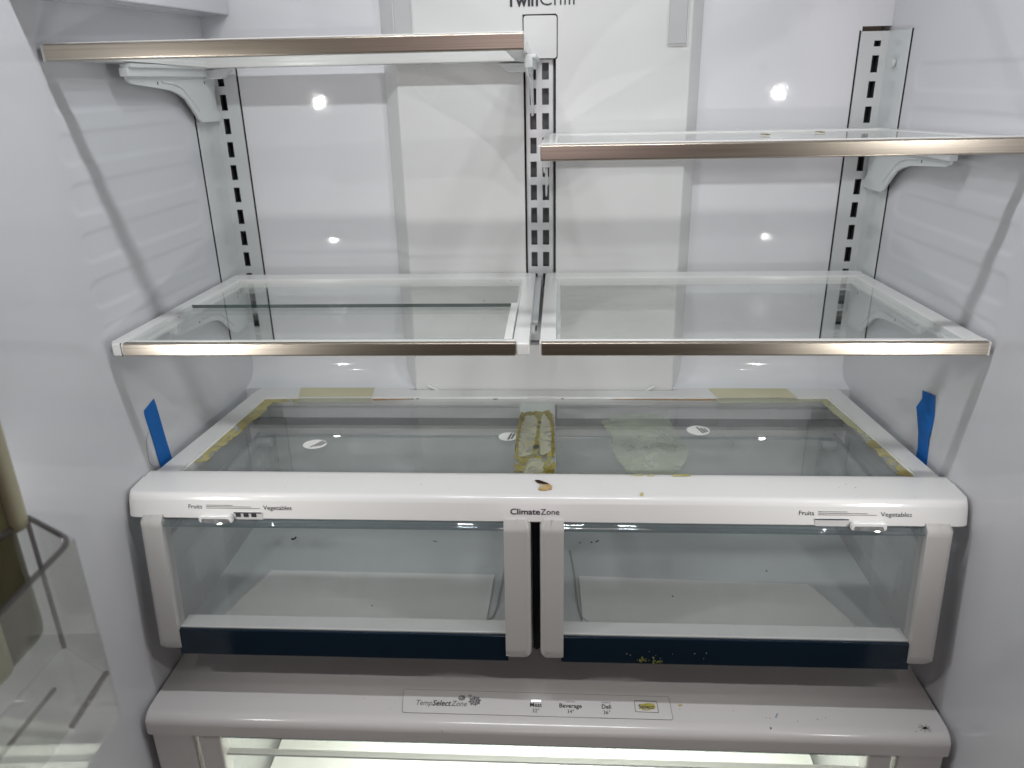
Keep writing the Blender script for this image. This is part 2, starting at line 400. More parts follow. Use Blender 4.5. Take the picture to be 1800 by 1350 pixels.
# ================================================================== SHELF RAILS
def plate_with_holes(bm, cols, zlo, zhi, holes, y, d, plane='y', mat=0):
    """front face with real holes. cols: x breakpoints, odd cells may be holes. holes: list of (z0,z1)"""
    zs = [zlo]
    for a, b_ in holes: zs += [a, b_]
    zs.append(zhi)
    for j in range(len(zs) - 1):
        hole_row = j % 2 == 1
        for i in range(len(cols) - 1):
            if hole_row and i % 2 == 1:
                x0, x1, z0, z1 = cols[i], cols[i + 1], zs[j], zs[j + 1]
                # side walls of the hole
                for q in (((x0, z0), (x0, z1)), ((x1, z1), (x1, z0)), ((x0, z1), (x1, z1)), ((x1, z0), (x0, z0))):
                    (a, b_), (c, e) = q
                    vs = [bm.verts.new(p) for p in ((a, y, b_), (c, y, e), (c, y + d, e), (a, y + d, b_))]
                    bm.faces.new(vs).material_index = 1
                continue
            vs = [bm.verts.new(p) for p in ((cols[i], y, zs[j]), (cols[i + 1], y, zs[j]), (cols[i + 1], y, zs[j + 1]), (cols[i], y, zs[j + 1]))]
            bm.faces.new(vs).material_index = mat
ZB, ZP, ZH = .3228, .02585, .0171
def slots(zlo, zhi): 
    r_ = []
    k = -7
    while ZB + ZP * k + ZH < zhi:
        if ZB + ZP * k > zlo: r_.append((ZB + ZP * k, ZB + ZP * k + ZH))
        k += 1
    return r_
def corner_rail(s, label):
    top = .5705
    r_ = thing('shelf_rail', label, 'shelf rail', (s * .36, 0, .222), 'shelf rails')
    bm = bmesh.new()
    H = slots(.23, .56) 
    H = [h for h in H if h[1] < .552] + [(.5555, .5613)]
    xs = [.3427, .3575, .3645, .3722]
    cols = [s * x for x in xs]
    if s < 0: cols = cols
    plate_with_holes(bm, cols, .222, top, H, -.0022, .009)
    # side leg that follows the side wall
    a = (s * .3722, -.0022); b_ = (s * (wx(-.047) - .0016), -.047); c_ = (s * (wx(-.047) - .0002), -.0485)
    for (p, q_) in ((a, b_), (b_, c_)):
        vs = [bm.verts.new(v) for v in ((p[0], p[1], .222), (q_[0], q_[1], .222), (q_[0], q_[1], top), (p[0], p[1], top))]; bm.faces.new(vs)
    # top return
    vs = [bm.verts.new(v) for v in ((s * .3427, -.0022, top), (s * .3722, -.0022, top), (s * .3722, .004, top), (s * .3427, .004, top))]; bm.faces.new(vs)
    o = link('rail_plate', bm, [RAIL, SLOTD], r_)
    for p in o.data.polygons: p.use_smooth = False
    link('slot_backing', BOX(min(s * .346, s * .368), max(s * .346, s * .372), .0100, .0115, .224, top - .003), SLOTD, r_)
    bm = bmesh.new()
    box(bm, min(s * .3414, s * .3426), max(s * .3414, s * .3426), -.0008, .001, .222, top + .001)
    xa = wx(-.049)
    box(bm, min(s * (xa - .0010), s * (xa + .003)), max(s * (xa - .0010), s * (xa + .003)), -.0500, -.0488, .222, top)
    link_each('seam', bm, DARK, r_)
    return r_
rl = corner_rail(-1, 'slotted shelf rail in the left back corner of the refrigerator')
rr = corner_rail(1, 'slotted shelf rail in the right back corner with a screw near its top')
bm = bmesh.new(); bmesh.ops.create_uvsphere(bm, u_segments=16, v_segments=8, radius=.0042, matrix=Matrix.Translation((.3722, -.024, .5385)) @ Matrix.Scale(.5, 4, (1, 0, 0)))
link('screw_head', bm, RAIL, rr, smooth=True)
# open-back walls behind the holes
rc = thing('shelf_rail', 'double-slotted centre shelf rail set in a channel of the back panel', 'shelf rail', (0, -.012, .19), 'shelf rails')
bm = bmesh.new()
plate_with_holes(bm, [-.0148, -.0105, -.0034, .0030, .0105, .0150], .23, .553, slots(.235, .551), -.0150, .007)
for x0, x1 in ((-.0148, -.0160), (.0150, .0168)):
    vs = [bm.verts.new(v) for v in ((x0, -.0150, .23), (x1, -.0085, .23), (x1, -.0085, .553), (x0, -.0150, .553))]; bm.faces.new(vs)
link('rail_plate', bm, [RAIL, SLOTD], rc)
link('slot_backing', BOX(-.0160, .0162, -.0078, -.0070, .231, .552), plastic('channel_grey', (.15, .16, .165), .3, .4), rc)  # grey backing painted for the softer shade in the centre slots
bm = bmesh.new(); box(bm, -.0172, -.0155, -.0095, -.0080, .19, .60); box(bm, .0163, .0182, -.0095, -.0080, .19, .60)
link_each('seam', bm, DARK, rc)
link('rail_cover', PRISM(rounded([(-.0160, -.0228, .5512), (.0190, -.0228, .5508), (.0190, -.0228, .5925), (-.0160, -.0228, .5928)], .003), (0, .006, 0)), PANEL, rc)
link('cover_seam', PRISM(rounded([(-.0172, -.0203, .5502), (.0200, -.0203, .5498), (.0200, -.0203, .5938), (-.0172, -.0203, .5940)], .003), (0, .002, 0)), DARK, rc)
link('channel_floor', BOX(-.0172, .0182, -.0086, -.004, .16, .23), RAIL, rc)
link('channel_filler', HEX([(-.0172, -.0330, .1655), (.0182, -.0330, .1655), (.0182, -.01, .1655), (-.0172, -.01, .1655), (-.0172, -.0277, .228), (.0182, -.0277, .228), (.0182, -.01, .228), (-.0172, -.01, .228)]), PANEL, rc)
link('upper_filler', BOX(-.0172, .0182, -.0199, -.006, .5942, .8690), PANEL, rc)
bm = BOX(-.0142, -.0030, -.0296, -.027, .2420, .2560, bevel=.0006); link('rail_clip', bm, BRKT, rc)
link('clip_hole', BOX(-.0105, -.0050, -.0300, -.0295, .2470, .2530), DARK, rc)

# ================================================================== GLASS SHELVES
def shelf(name, label, zt, zb, xo, xob, xi, xib, split=False, s=-1, open_seen=None):
    """zt/zb: top height at front/back. xo,xob: outer edge x at front/back, xi,xib: inner edge. s: -1 left, 1 right"""
    yf, yb = -.2755, -.020
    root = thing(name, label, 'refrigerator shelf', ((xo + xi) / 2, -.15, zt), 'glass refrigerator shelves')
    def zz(y): return zt + (zb - zt) * (y + .282) / .262
    T = .0105
    def X(u, y):  # u: 0 outer, 1 inner
        t = (y + .282) / .262; a = xo + (xob - xo) * t; b_ = xi + (xib - xi) * t
        return a + (b_ - a) * u
    W = abs(xi - xo)
    so, si = .0185, .0150     # widths of the outer and inner side rails
    yr = -.046                # front of rear rail
    bm = bmesh.new()
    def ring(y, side, off): # side 'o'/'i'
        return X(0, y) + (off if s < 0 else -off) if side == 'o' else X(1, y) - (off if s < 0 else -off)
    def bar(p0, p1, p2, p3, ztop=0, th=T, bev=.0018):
        pts = [(p[0], p[1], zz(p[1]) + ztop - th) for p in (p0, p1, p2, p3)] + [(p[0], p[1], zz(p[1]) + ztop) for p in (p0, p1, p2, p3)]
        hexa(bm, pts, bev, 2)
    bar((ring(yf, 'o', 0), yf), (ring(yf, 'o', so), yf), (ring(yb, 'o', so), yb), (ring(yb, 'o', .002), yb))
    bar((ring(yf, 'i', si), yf), (ring(yf, 'i', 0), yf), (ring(yb, 'i', .001), yb), (ring(yb, 'i', si), yb))
    bar((ring(yb, 'o', .006), yb - .0007), (ring(yb, 'i', .006), yb - .0007), (ring(yr, 'i', .006), yr), (ring(yr, 'o', .006), yr), ztop=.0006)
    # glass seat lip all round
    bar((ring(yf, 'o', so - .001), yf + .001), (ring(yf, 'o', so + .0035), yf + .001), (ring(yr, 'o', so + .0035), yr), (ring(yr, 'o', so - .001), yr), ztop=-.0062, th=.003, bev=.0005)
    bar((ring(yf, 'i', si + .0035), yf + .001), (ring(yf, 'i', si - .001), yf + .001), (ring(yr, 'i', si - .001), yr), (ring(yr, 'i', si + .0035), yr), ztop=-.0062, th=.003, bev=.0005)
    frm = link('shelf_frame', bm, WHITE, root, smooth=True)
    def pane(nm, y0, y1, dz, extra=0, th=.0036, gm=None):
        b2 = bmesh.new(); a0, a1 = ring(y0, 'o', so - .0005), ring(y0, 'i', si - .0005 + extra); c0, c1 = ring(y1, 'o', so - .0005), ring(y1, 'i', si - .0005 + extra)
        hexa(b2, [(a0, y0, zz(y0) + dz - th), (a1, y0, zz(y0) + dz - th), (c1, y1, zz(y1) + dz - th), (c0, y1, zz(y1) + dz - th), (a0, y0, zz(y0) + dz), (a1, y0, zz(y0) + dz), (c1, y1, zz(y1) + dz), (c0, y1, zz(y1) + dz)])
        b2.normal_update()
        for f in b2.faces:
            if split and nm == 'front_glass_pane' and f.normal.y > .7: f.material_index = 1
        return link(nm, b2, [gm or GLASS, GEDGE], root)
    if split:
        pane('rear_glass_pane', -.172, yr + .001, -.0022)
        pane('front_glass_pane', -.2795, -.1585, .0014, extra=.0055)
        # slide rails that carry the front pane
        bm = bmesh.new()
        x0, x1 = ring(-.16, 'i', si + .0075), ring(-.16, 'i', si + .0004); x2, x3 = ring(-.2765, 'i', si + .0075), ring(-.2765, 'i', si + .0004)
        hexa(bm, [(x2, -.2765, zz(-.28) - .006), (x3, -.2765, zz(-.28) - .006), (x1, -.16, zz(-.16) - .006), (x0, -.16, zz(-.16) - .006), (x2, -.2765, zz(-.28) + .0026), (x3, -.2765, zz(-.28) + .0026), (x1, -.16, zz(-.16) + .0026), (x0, -.16, zz(-.16) + .0026)], .0007)
        link('slide_rail', bm, WHITE, root, smooth=True)
    else:
        pane('glass_pane', -.2795, yr + .001, -.0008)
    # trim bar
    h = .0122
    if split: b0, b1, e0, e1 = xo + .0155, xi - .0125, xo + .0035, xi
    elif s < 0: b0, b1, e0, e1 = xo + .0030, xi - .0008, xo, xi
    else: b0, b1, e0, e1 = xi + .0022, xo - .0024, xi, xo
    bm = bmesh.new(); zf = zt
    prof = [(-.2760, zf), (-.2812, zf)] + [(-.2812 - .0012 * math.sin(a), zf - .0012 + .0012 * math.cos(a)) for a in (.4, .8, 1.2, 1.57)] + [(-.2824 + .0016 - .0016 * math.cos(a), zf - h + .0016 - .0016 * math.sin(a)) for a in (0, .4, .8, 1.2, 1.57)] + [(-.2760, zf - h)]
    prism(bm, [(b0, y, z) for y, z in prof], (b1 - b0, 0, 0))
    link('trim_bar', bm, STEEL, root, smooth=True)
    bm = bmesh.new(); box(bm, b0, b1, -.2790, -.2742, zf + .0001, zf + .0011, bevel=.0003)
    link('trim_lip', bm, WHITE, root)
    caps = ((min(e0, b0), b0 - .0002), (b1 + .0002, e1)) if s < 0 else ((e0, b0 - .0002), (b1 + .0002, e1))
    for a, b_ in caps:
        if b_ - a > .0006:
            bm = bmesh.new(); box(bm, a, b_, -.2815, -.2700, zf - h - .0002, zf - .0002, bevel=min(.0022, (b_ - a) * .3), seg=3)
            link('end_cap', bm, WHITE, root, smooth=True)
    if split:
        link('cap_groove', BOX(b0 - .0030, b0 - .0024, -.2819, -.28, zf - h, zf), GREYD, root)
    # brackets
    def br(xp, tk, side):
        zb0 = zb
        P = [(-.1995, -.0105), (-.1985, -.0165), (-.1955, -.0178), (-.1930, -.0215), (-.1865, -.0240), (-.150, -.0270), (-.1130, -.0305), (-.0960, -.0345), (-.0830, -.0395), (-.0700, -.0500), (-.0590, -.0605), (-.0520, -.0640),
             (-.0090, -.0652), (-.0040, -.0640), (-.0035, -.0560), (-.0090, -.0500), (-.0085, -.0330), (-.0045, -.0250), (-.0045, -.0150), (-.0090, -.0105)]
        bm = bmesh.new(); prism(bm, [(xp, y, zb0 + z) for y, z in P], (tk * side, 0, 0), bevel=.0006, seg=2)
        # channel flange
        x0, x1 = sorted((xp - .0010 * side, xp + (tk + .0045) * side))
        box(bm, x0, x1, -.200, -.030, zb0 - .0178, zb0 - .0098, bevel=.0012)
        x0, x1 = sorted((xp - .0004 * side, xp + (tk + .0075) * side))
        box(bm, x0, x1, -.198, -.012, zb0 - .0102, zb0 - .0066, bevel=.0008)
        # pressed ridge in the plate
        Q = [(-.060, -.056), (-.078, -.042), (-.092, -.033), (-.108, -.0285), (-.135, -.0262)]
        tube(bm, [(xp + tk * side, y + .004, zb0 + z + .004) for y, z in Q], .0012, 6)
        b_ = link('bracket', bm, BRKT, root, smooth=True)
        bm = bmesh.new()
        for y, z in ((-.1395, -.0235), (-.0330, -.0235)): box(bm, *sorted((xp + (tk - .0002) * side, xp + (tk + .0003) * side)), y - .0006, y + .0006, zb0 + z - .0014, zb0 + z + .0014)
        link_each('bracket_hole', bm, DARK, b_)
        bm = bmesh.new()
        for z in (-.0600, -.0180 - .0060): box(bm, *sorted((xp + .0006 * side, xp + (tk - .0006) * side)), -.010, -.0005, zb0 + z - .003, zb0 + z + .004)
        link_each('hook', bm, BRKT, b_)
    if s < 0:
        br(-.3700, .0030, 1); br(-.0078, .0016, 1)
    else:
        br(.3700, .0030, -1); br(.0070, .0016, 1)
    # rear corner gussets under the frame
    for xg, sg in (((xob + (.006 if s < 0 else -.006)), 1 if s < 0 else -1), ((xib - (.004 if s < 0 else -.004)), -1 if s < 0 else 1)):
        bm = bmesh.new(); prism(bm, [(xg, -.022, zb - .0108), (xg + sg * .034, -.022, zb - .0108), (xg + sg * .022, -.022, zb - .0200), (xg, -.022, zb - .0200)], (0, -.012, 0), bevel=.0005)
        link('corner_gusset', bm, BRKT, root)
    return root
s1 = shelf('glass_shelf', 'upper left glass shelf seen from below, brushed steel front bar, highest of the four', .5636, .5575, -.3868, -.3755, -.0052, -.0062, s=-1)
s2 = shelf('glass_shelf', 'upper right glass shelf seen edge-on, brushed steel bar running off the right side', .4812, .4735, .3905, .3765, .0048, .0062, s=1)
s3 = shelf('glass_shelf', 'lower left split glass shelf with a front pane that slides over the rear pane', .3160, .3160, -.3868, -.3740, -.0044, -.0044, split=True, s=-1)
s4 = shelf('glass_shelf', 'lower right single-pane glass shelf above the blue tape and crisper', .3160, .3160, .3872, .3730, .0044, .0050, s=1)

# ================================================================== CRISPER COVER
cc = thing('crisper_cover', 'white framed glass crisper cover with centre strip and yellowed glue round the glass', 'crisper cover', (0, -.16, .15))
ZT = .172
def ringmesh(outer, inner, z0, z1):
    """plate with a hole from two outlines having equal counts"""
    bm = bmesh.new(); n = len(outer)
    def lay(z): return [bm.verts.new((p[0], p[1], z)) for p in outer], [bm.verts.new((p[0], p[1], z)) for p in inner]
    to, ti = lay(z1); bo, bi = lay(z0)
    for i in range(n):
        j = (i + 1) % n
        bm.faces.new((to[i], to[j], ti[j], ti[i])); bm.faces.new((bo[i], bi[i], bi[j], bo[j]))
        bm.faces.new((bo[i], bo[j], to[j], to[i])); bm.faces.new((ti[i], ti[j], bi[j], bi[i]))
    return bm
# rear rail, side rails and front of the frame as one swept plate
def quad_ring():
    o = [(-.3868, -.285), (-.3600, -.034), (-.3520, -.0275), (-.176, -.0270), (-.166, -.0300), (-.158, -.0340), (0, -.0340), (.160, -.0340), (.168, -.0300), (.178, -.0270), (.3560, -.0270), (.3640, -.034), (.3868, -.285), (0, -.285)]
    i = [(-.3560, -.2532), (-.3390, -.0660), (-.3360, -.0635), (-.176, -.0600), (-.166, -.0600), (-.158, -.0600), (0, -.0590), (.160, -.0585), (.168, -.0585), (.178, -.0585), (.3370, -.0575), (.3400, -.0600), (.3610, -.2532), (0, -.2532)]
    return o, i
o_, i_ = quad_ring()
bm = ringmesh(o_, i_, ZT - .010, ZT)
bmesh.ops.recalc_face_normals(bm, faces=bm.faces)
be = [e for e in bm.edges if all(abs(v.co.z - ZT) < 1e-5 for v in e.verts) and len(e.link_faces) == 2 and any(abs(f.normal.z) < .3 for f in e.link_faces)]
bmesh.ops.bevel(bm, geom=be, offset=.0022, segments=3, affect='EDGES')
cf = link('cover_frame', bm, FRAMEW, cc, smooth=True)
# front fascia: rounded nose, a real solid with slider notches
nose = [(-.2530, ZT - .0002), (-.2660, ZT - .0004), (-.2668, ZT + .0006), (-.2940, ZT + .0002)] + [(-.2950 - .0062 * math.sin(a), ZT - .0060 + .0062 * math.cos(a)) for a in (.15, .4, .65, .9, 1.1, 1.25)] + [(-.3022, ZT - .0060), (-.3062, ZT - .0216), (-.3052, ZT - .0228), (-.2960, ZT - .0228), (-.2960, ZT - .0110), (-.2530, ZT - .0110)]
xe = .3885
bm = bmesh.new(); xs = [-xe, -xe + .0012, -xe + .0045, -xe + .010] + [-.3, -.2, -.1, 0, .1, .2, .3] + [xe - .010, xe - .0045, xe - .0012, xe]
ins = [.0050, .0026, .0006, 0] + [0] * 7 + [0, .0006, .0026, .0050]
G = []
for x, q_ in zip(xs, ins):
    G.append([bm.verts.new((x, min(max(y + q_ * (1 if y < -.285 else 0), -.31), -.2), z)) for y, z in nose])
for a, b_ in zip(G, G[1:]):
    for k in range(len(nose)): bm.faces.new((a[k], a[(k + 1) % len(nose)], b_[(k + 1) % len(nose)], b_[k]))
bm.faces.new(G[0]); bm.faces.new(G[-1][::-1])
ff = link('front_fascia', bm, FRAMEW, cc, smooth=True)
# grooves over the fascia for the sliders
YFF = -.3064
for (h0, h1, n0, n1, ribs) in ((-.3165, -.2850, -.2838, -.2575, 3), (.2835, .3140, .2530, .2822, 0)):
    sl = thing('x', '', '') if False else None
    rec = link('slider_recess', PRISM([(n0 - .0005, YFF - .0001, ZT - .0158), (n1, YFF - .0001, ZT - .0158), (n1 + .001, YFF - .0001, ZT - .0227), (n0, YFF - .0001, ZT - .0227)], (0, .002, 0)), plastic('recess_plastic', (.68, .68, .68), .3, .4), cc)
    bm = bmesh.new(); box(bm, n0 - .0005, n1, YFF - .0004, YFF + .001, ZT - .0162, ZT - .0156)
    if ribs:
        for k in range(ribs): box(bm, n0 + .0015 + k * .0075, n0 + .0063 + k * .0075, YFF - .0005, YFF + .001, ZT - .0200, ZT - .0164)
    link_each('recess_shadow_line', bm, GREYD, rec)
    bm = bmesh.new(); prism(bm, rounded([(h0, YFF - .0003, ZT - .0166), (h1, YFF - .0003, ZT - .0166), (h1 + .0012, YFF - .0003, ZT - .0243), (h0 - .0006, YFF - .0003, ZT - .0243)], .003), (0, -.0045, 0), bevel=.0009, seg=3)
    k_ = link('humidity_slider', bm, WHITE, cc, smooth=True)
    m_worn = plastic('worn_chrome', (.55, .56, .57), .22, .6, .5, bump=.9, vscale=260, metal=.6)
    bm = bmesh.new(); prism(bm, rounded([(h0 + .003, YFF - .0049, ZT - .0195), (h1 - .003, YFF - .0049, ZT - .0195), (h1 - .0015, YFF - .0049, ZT - .0238), (h0 + .002, YFF - .0049, ZT - .0238)], .001), (0, -.0003, 0))
    link('slider_face', bm, m_worn, k_)
# lettering and lines on the fascia
def fty(z): return -.3022 - (ZT - .0060 - z) / .0156 * .0040 - .00025
SL = (math.radians(90) - math.atan(.0040 / .0156), 0, 0)
ty = fty(.158)
text('Climate', .0078, INK, (-.0231, fty(.1570), .1570), SL, cc, bold=.00014, width=.0275, sy=1)
text('Zone', .0078, INK, (.0050, fty(.1570), .1570), SL, cc, width=.0172, sy=1)
for x in (-.3281, .2384):
    text('Fruits', .0060, INK, (x, fty(.1592), .1592), SL, cc, width=.0132, sy=1)
    text('Vegetables', .0060, INK, (x + .0720, fty(.1586), .1586), SL, cc, width=.0272, sy=1)
    for k, ln in enumerate((.026, .0435, .052)):
        z = .1624 - k * .0014
        link('scale_line', BOX(x + .0168, x + .0168 + ln, fty(z) - .00005, fty(z) + .0004, z - .00016, z + .00016), INK, cc)
# glass pane
bm = bmesh.new()
gp = [(-.3575, -.2560), (.3625, -.2560), (.3405, -.0555), (-.3390, -.0610)]
hexa(bm, [(x, y, ZT - .0058) for x, y in gp] + [(x, y, ZT - .0022) for x, y in gp])
link('glass_pane', bm, GLASSB, cc)
ZG = ZT - .0022
# centre strip under the glass
def ragged(pts, jag, seed, step=.0012):
    r9 = random.Random(seed); P = [Vector((x, y, 0)) for x, y in pts]; P = rounded(P, .004, 4); out = []; o1 = 0
    for i, p in enumerate(P):
        q_ = P[(i + 1) % len(P)]; L_ = (q_ - p).length; n = max(1, int(L_ / step)); t = (q_ - p).normalized() if L_ > 1e-7 else Vector((1, 0, 0)); nn = Vector((-t.y, t.x, 0))
        for k in range(n):
            o1 = .55 * o1 + .45 * r9.uniform(-1, 1) * 1.6
            out.append(p + (q_ - p) * (k / n) + nn * o1 * jag)
    return [(p.x, p.y) for p in out]
dv = [(-.0228, -.2530), (.0190, -.2535), (.0172, -.0600), (-.0240, -.0600)]
link('centre_strip', PRISM([(x, y, ZG - .0065) for x, y in dv], (0, 0, .0024)), plastic('strip_plastic', (.66, .70, .67), .3, .4, .08), cc)
dg = [(-.0222, -.2480), (-.0150, -.2520), (.0178, -.2520), (.0168, -.1700), (.0166, -.1100), (.0100, -.0950), (.0030, -.0990), (-.0050, -.0960), (-.0150, -.0990), (-.0222, -.1060), (-.0232, -.1500), (-.0238, -.2050)]
bm = bmesh.new(); sheet(bm, [(x, y, ZG + .0001) for x, y in dg], .0003); link('glue_smear', bm, GLUED, cc)
for n_, pts in enumerate(([(-.0185, -.112), (-.010, -.108), (-.004, -.114), (-.0025, -.150), (-.0045, -.185), (-.007, -.210), (-.0185, -.214), (-.0208, -.180), (-.0205, -.140)],
            [(.003, -.108), (.009, -.104), (.0122, -.112), (.0142, -.150), (.0135, -.200), (.004, -.212), (.0005, -.180), (.0008, -.140)],
            [(-.008, -.218), (.003, -.217), (.007, -.232), (.006, -.250), (-.013, -.250), (-.010, -.235)])):
    bm = bmesh.new(); sheet(bm, [(x, y, ZG + .0005) for x, y in ragged(pts, .0011, n_)], .0003); link('pale_glue_patch', bm, GLUEP, cc)
OCH = residue('ochre_glue', [(.24, .19, .03), (.40, .33, .09)], .34, .06, 110, .92, .2, film=.05, filmcol=(.5, .45, .2), dist=2.5)
for n_, pts in enumerate(([(.0050, -.097), (.0100, -.095), (.0125, -.106), (.0165, -.130), (.0172, -.170), (.0180, -.215), (.0145, -.212), (.0138, -.160), (.0120, -.125), (.0070, -.110)],
            [(-.0226, -.100), (-.0180, -.102), (-.0168, -.120), (-.0205, -.135), (-.0216, -.170), (-.0238, -.205), (-.0240, -.150), (-.0230, -.125)],
            [(-.0150, -.104), (-.0060, -.101), (-.0050, -.107), (-.0120, -.111)],
            [(.0174, -.222), (.0120, -.238), (.0085, -.250), (.0135, -.2515), (.0182, -.236)])):
    bm = bmesh.new(); sheet(bm, [(x, y, ZG + .0009) for x, y in ragged(pts, .0007, 30 + n_, .0009)], .0004); link('dark_glue_bead', bm, OCH, cc)
# glue along the glass edge
def strip(name, pts_out, pts_in, mat, z=ZG + .0002, th=.0004, par=cc):
    bm = bmesh.new(); A = [bm.verts.new((x, y, z)) for x, y in pts_out]; B = [bm.verts.new((x, y, z)) for x, y in pts_in]
    A2 = [bm.verts.new((x, y, z + th)) for x, y in pts_out]; B2 = [bm.verts.new((x, y, z + th)) for x, y in pts_in]
    n = len(A)
    for i in range(n - 1):
        bm.faces.new((A2[i], A2[i + 1], B2[i + 1], B2[i])); bm.faces.new((A[i], B[i], B[i + 1], A[i + 1]))
        bm.faces.new((A[i], A[i + 1], A2[i + 1], A2[i])); bm.faces.new((B[i], B2[i], B2[i + 1], B[i + 1]))
    for i in (0, n - 1): bm.faces.new((A[i], A2[i], B2[i], B[i]))
    return link(name, bm, mat, par)
rnd = random.Random(3)
def edge_strip(p0, p1, w0, w1, n, d):
    out, inn = [], []; wob = 1.0; n = n * 2
    for k in range(n + 1):
        t = k / n; x = p0[0] + (p1[0] - p0[0]) * t; y = p0[1] + (p1[1] - p0[1]) * t
        wob = .8 * wob + .2 * rnd.uniform(.3, 1.7); wv = (w0 + (w1 - w0) * t) * wob
        if k in (0, n): wv *= .25
        out.append((x, y)); inn.append((x + d[0] * wv, y + d[1] * wv))
    return out, inn
strip('edge_glue', *edge_strip((-.3535, -.232), (-.3395, -.068), .0125, .0135, 22, (1, .1)), GLUE)
strip('edge_glue', *edge_strip((-.3395, -.0640), (-.290, -.0618), .010, .006, 8, (0, -1)), GLUE, z=ZG + .0003)
GLUER = residue('pale_edge_glue', [(.46, .44, .24), (.55, .55, .38)], .40, .05, 42, .8, .25, film=.25, filmcol=(.55, .58, .46))
strip('edge_glue', *edge_strip((.3605, -.250), (.3520, -.165), .014, .009, 12, (-1, .1)), GLUE)
strip('edge_glue', *edge_strip((.3520, -.165), (.3402, -.062), .009, .010, 14, (-1, .1)), GLUER, z=ZG + .0003)
strip('edge_glue', *edge_strip((.3400, -.0590), (.296, -.0590), .006, .005, 8, (0, -1)), GLUER, z=ZG + .0004)
strip('brown_seep', *edge_strip((-.206, -.0612), (-.155, -.0602), .0055, .0010, 10, (0, -1)), BROWNL)
strip('brown_seep', *edge_strip((.085, -.0598), (.210, -.0592), .0012, .0045, 14, (0, -1)), BROWNL)
bm = bmesh.new()
for x, y, a in ((-.056, -.0608, .004), (-.0535, -.0605, .003), (.0265, -.0592, .0035), (-.156, -.0610, .002), (-.15, -.0605, .0035)):
    bmesh.ops.create_icosphere(bm, subdivisions=1, radius=1, matrix=Matrix.Translation((x, y, ZG + .0005)) @ Matrix.Diagonal((a * .6, .0009, .0005, 1)))
link_each('dark_grit', bm, CRUMB, cc)
# smear right of the strip
sm = rounded([(.0685, -.1250, 0), (.0923, -.1043, 0), (.110, -.1030, 0), (.1282, -.1024, 0), (.1404, -.1087, 0), (.1471, -.1305, 0), (.1497, -.1643, 0), (.1565, -.1943, 0), (.1520, -.2137, 0), (.1440, -.230, 0), (.1380, -.2500, 0), (.1120, -.2500, 0), (.0898, -.2487, 0), (.0800, -.2148, 0), (.0771, -.1887, 0), (.0800, -.160, 0), (.0732, -.1437, 0)], .004, 3)
bm = bmesh.new(); sheet(bm, [(x, y, ZG + .0002) for x, y in ragged([(p.x, p.y) for p in sm], .0012, 77)], .0002); link('dried_smear', bm, SMUDGE, cc)
sm2 = rounded([(.112, -.150, 0), (.128, -.146, 0), (.148, -.158, 0), (.1545, -.190, 0), (.149, -.212, 0), (.138, -.246, 0), (.098, -.246, 0), (.092, -.205, 0), (.100, -.170, 0)], .004, 3)
bm = bmesh.new(); sheet(bm, [(p.x, p.y, ZG + .0007) for p in sm2], .0002); link('smear_ridges', bm, SMUDGE2, cc)
bm = bmesh.new()
for c, r_, a0, a1 in (((.185, -.180), .020, -.3, 1.2), ((.118, -.214), .020, .6, 2.4), ((.122, -.206), .016, .5, 2.6), ((.107, -.190), .017, 1.6, 3.4), ((.125, -.215), .028, .8, 2.0)):
    tube(bm, [(c[0] + r_ * math.cos(a), c[1] + 1.25 * r_ * math.sin(a), ZG + .0007) for a in [a0 + (a1 - a0) * k / 8 for k in range(9)]], .00028, 5)
link_each('smear_ring', bm, plastic('grey_trace', (.30, .33, .30), .3, .4), cc)
# stickers under the glass
def sticker(cx, cy, rx, ry, ang, clip=None, sl=-.3):
    pts = []
    for k in range(28):
        a = k * 2 * math.pi / 28; x, y = rx * math.cos(a), ry * math.sin(a)
        X_, Y_ = cx + x * math.cos(ang) - y * math.sin(ang), cy + x * math.sin(ang) + y * math.cos(ang)
        if clip is not None: X_ = min(X_, clip)
        pts.append((X_, Y_, ZG + .0001))
    bm = bmesh.new(); sheet(bm, pts, .00015); st = link('oval_sticker', bm, STICK, cc)
    bm = bmesh.new()
    r3 = random.Random(int(cx * 999))
    for row in range(3):
        L_ = (.0150, .0115, .0085)[row]; v = -L_ / 2
        while v < L_ / 2:
            w_ = r3.uniform(.0007, .0013)
            u0 = .0008 + row * .0033
            def R_(u, vv): return (cx + u + sl * vv, cy + vv, ZG + .0003)
            P = [R_(u0, v), R_(u0 + .0021, v), R_(u0 + .0021, v + w_), R_(u0, v + w_)]
            if clip is None or max(p[0] for p in P) < clip: sheet(bm, P, .0001)
            v += w_ + .00045
    tag(link('sticker_print', bm, INK, st), None, None, kind='stuff')
sticker(-.2400, -.1870, .0128, .0112, .1, sl=.6)
sticker(-.0330, -.1655, .0105, .0105, 0, clip=-.0246, sl=.2)
sticker(.1740, -.1472, .0124, .0120, 0)
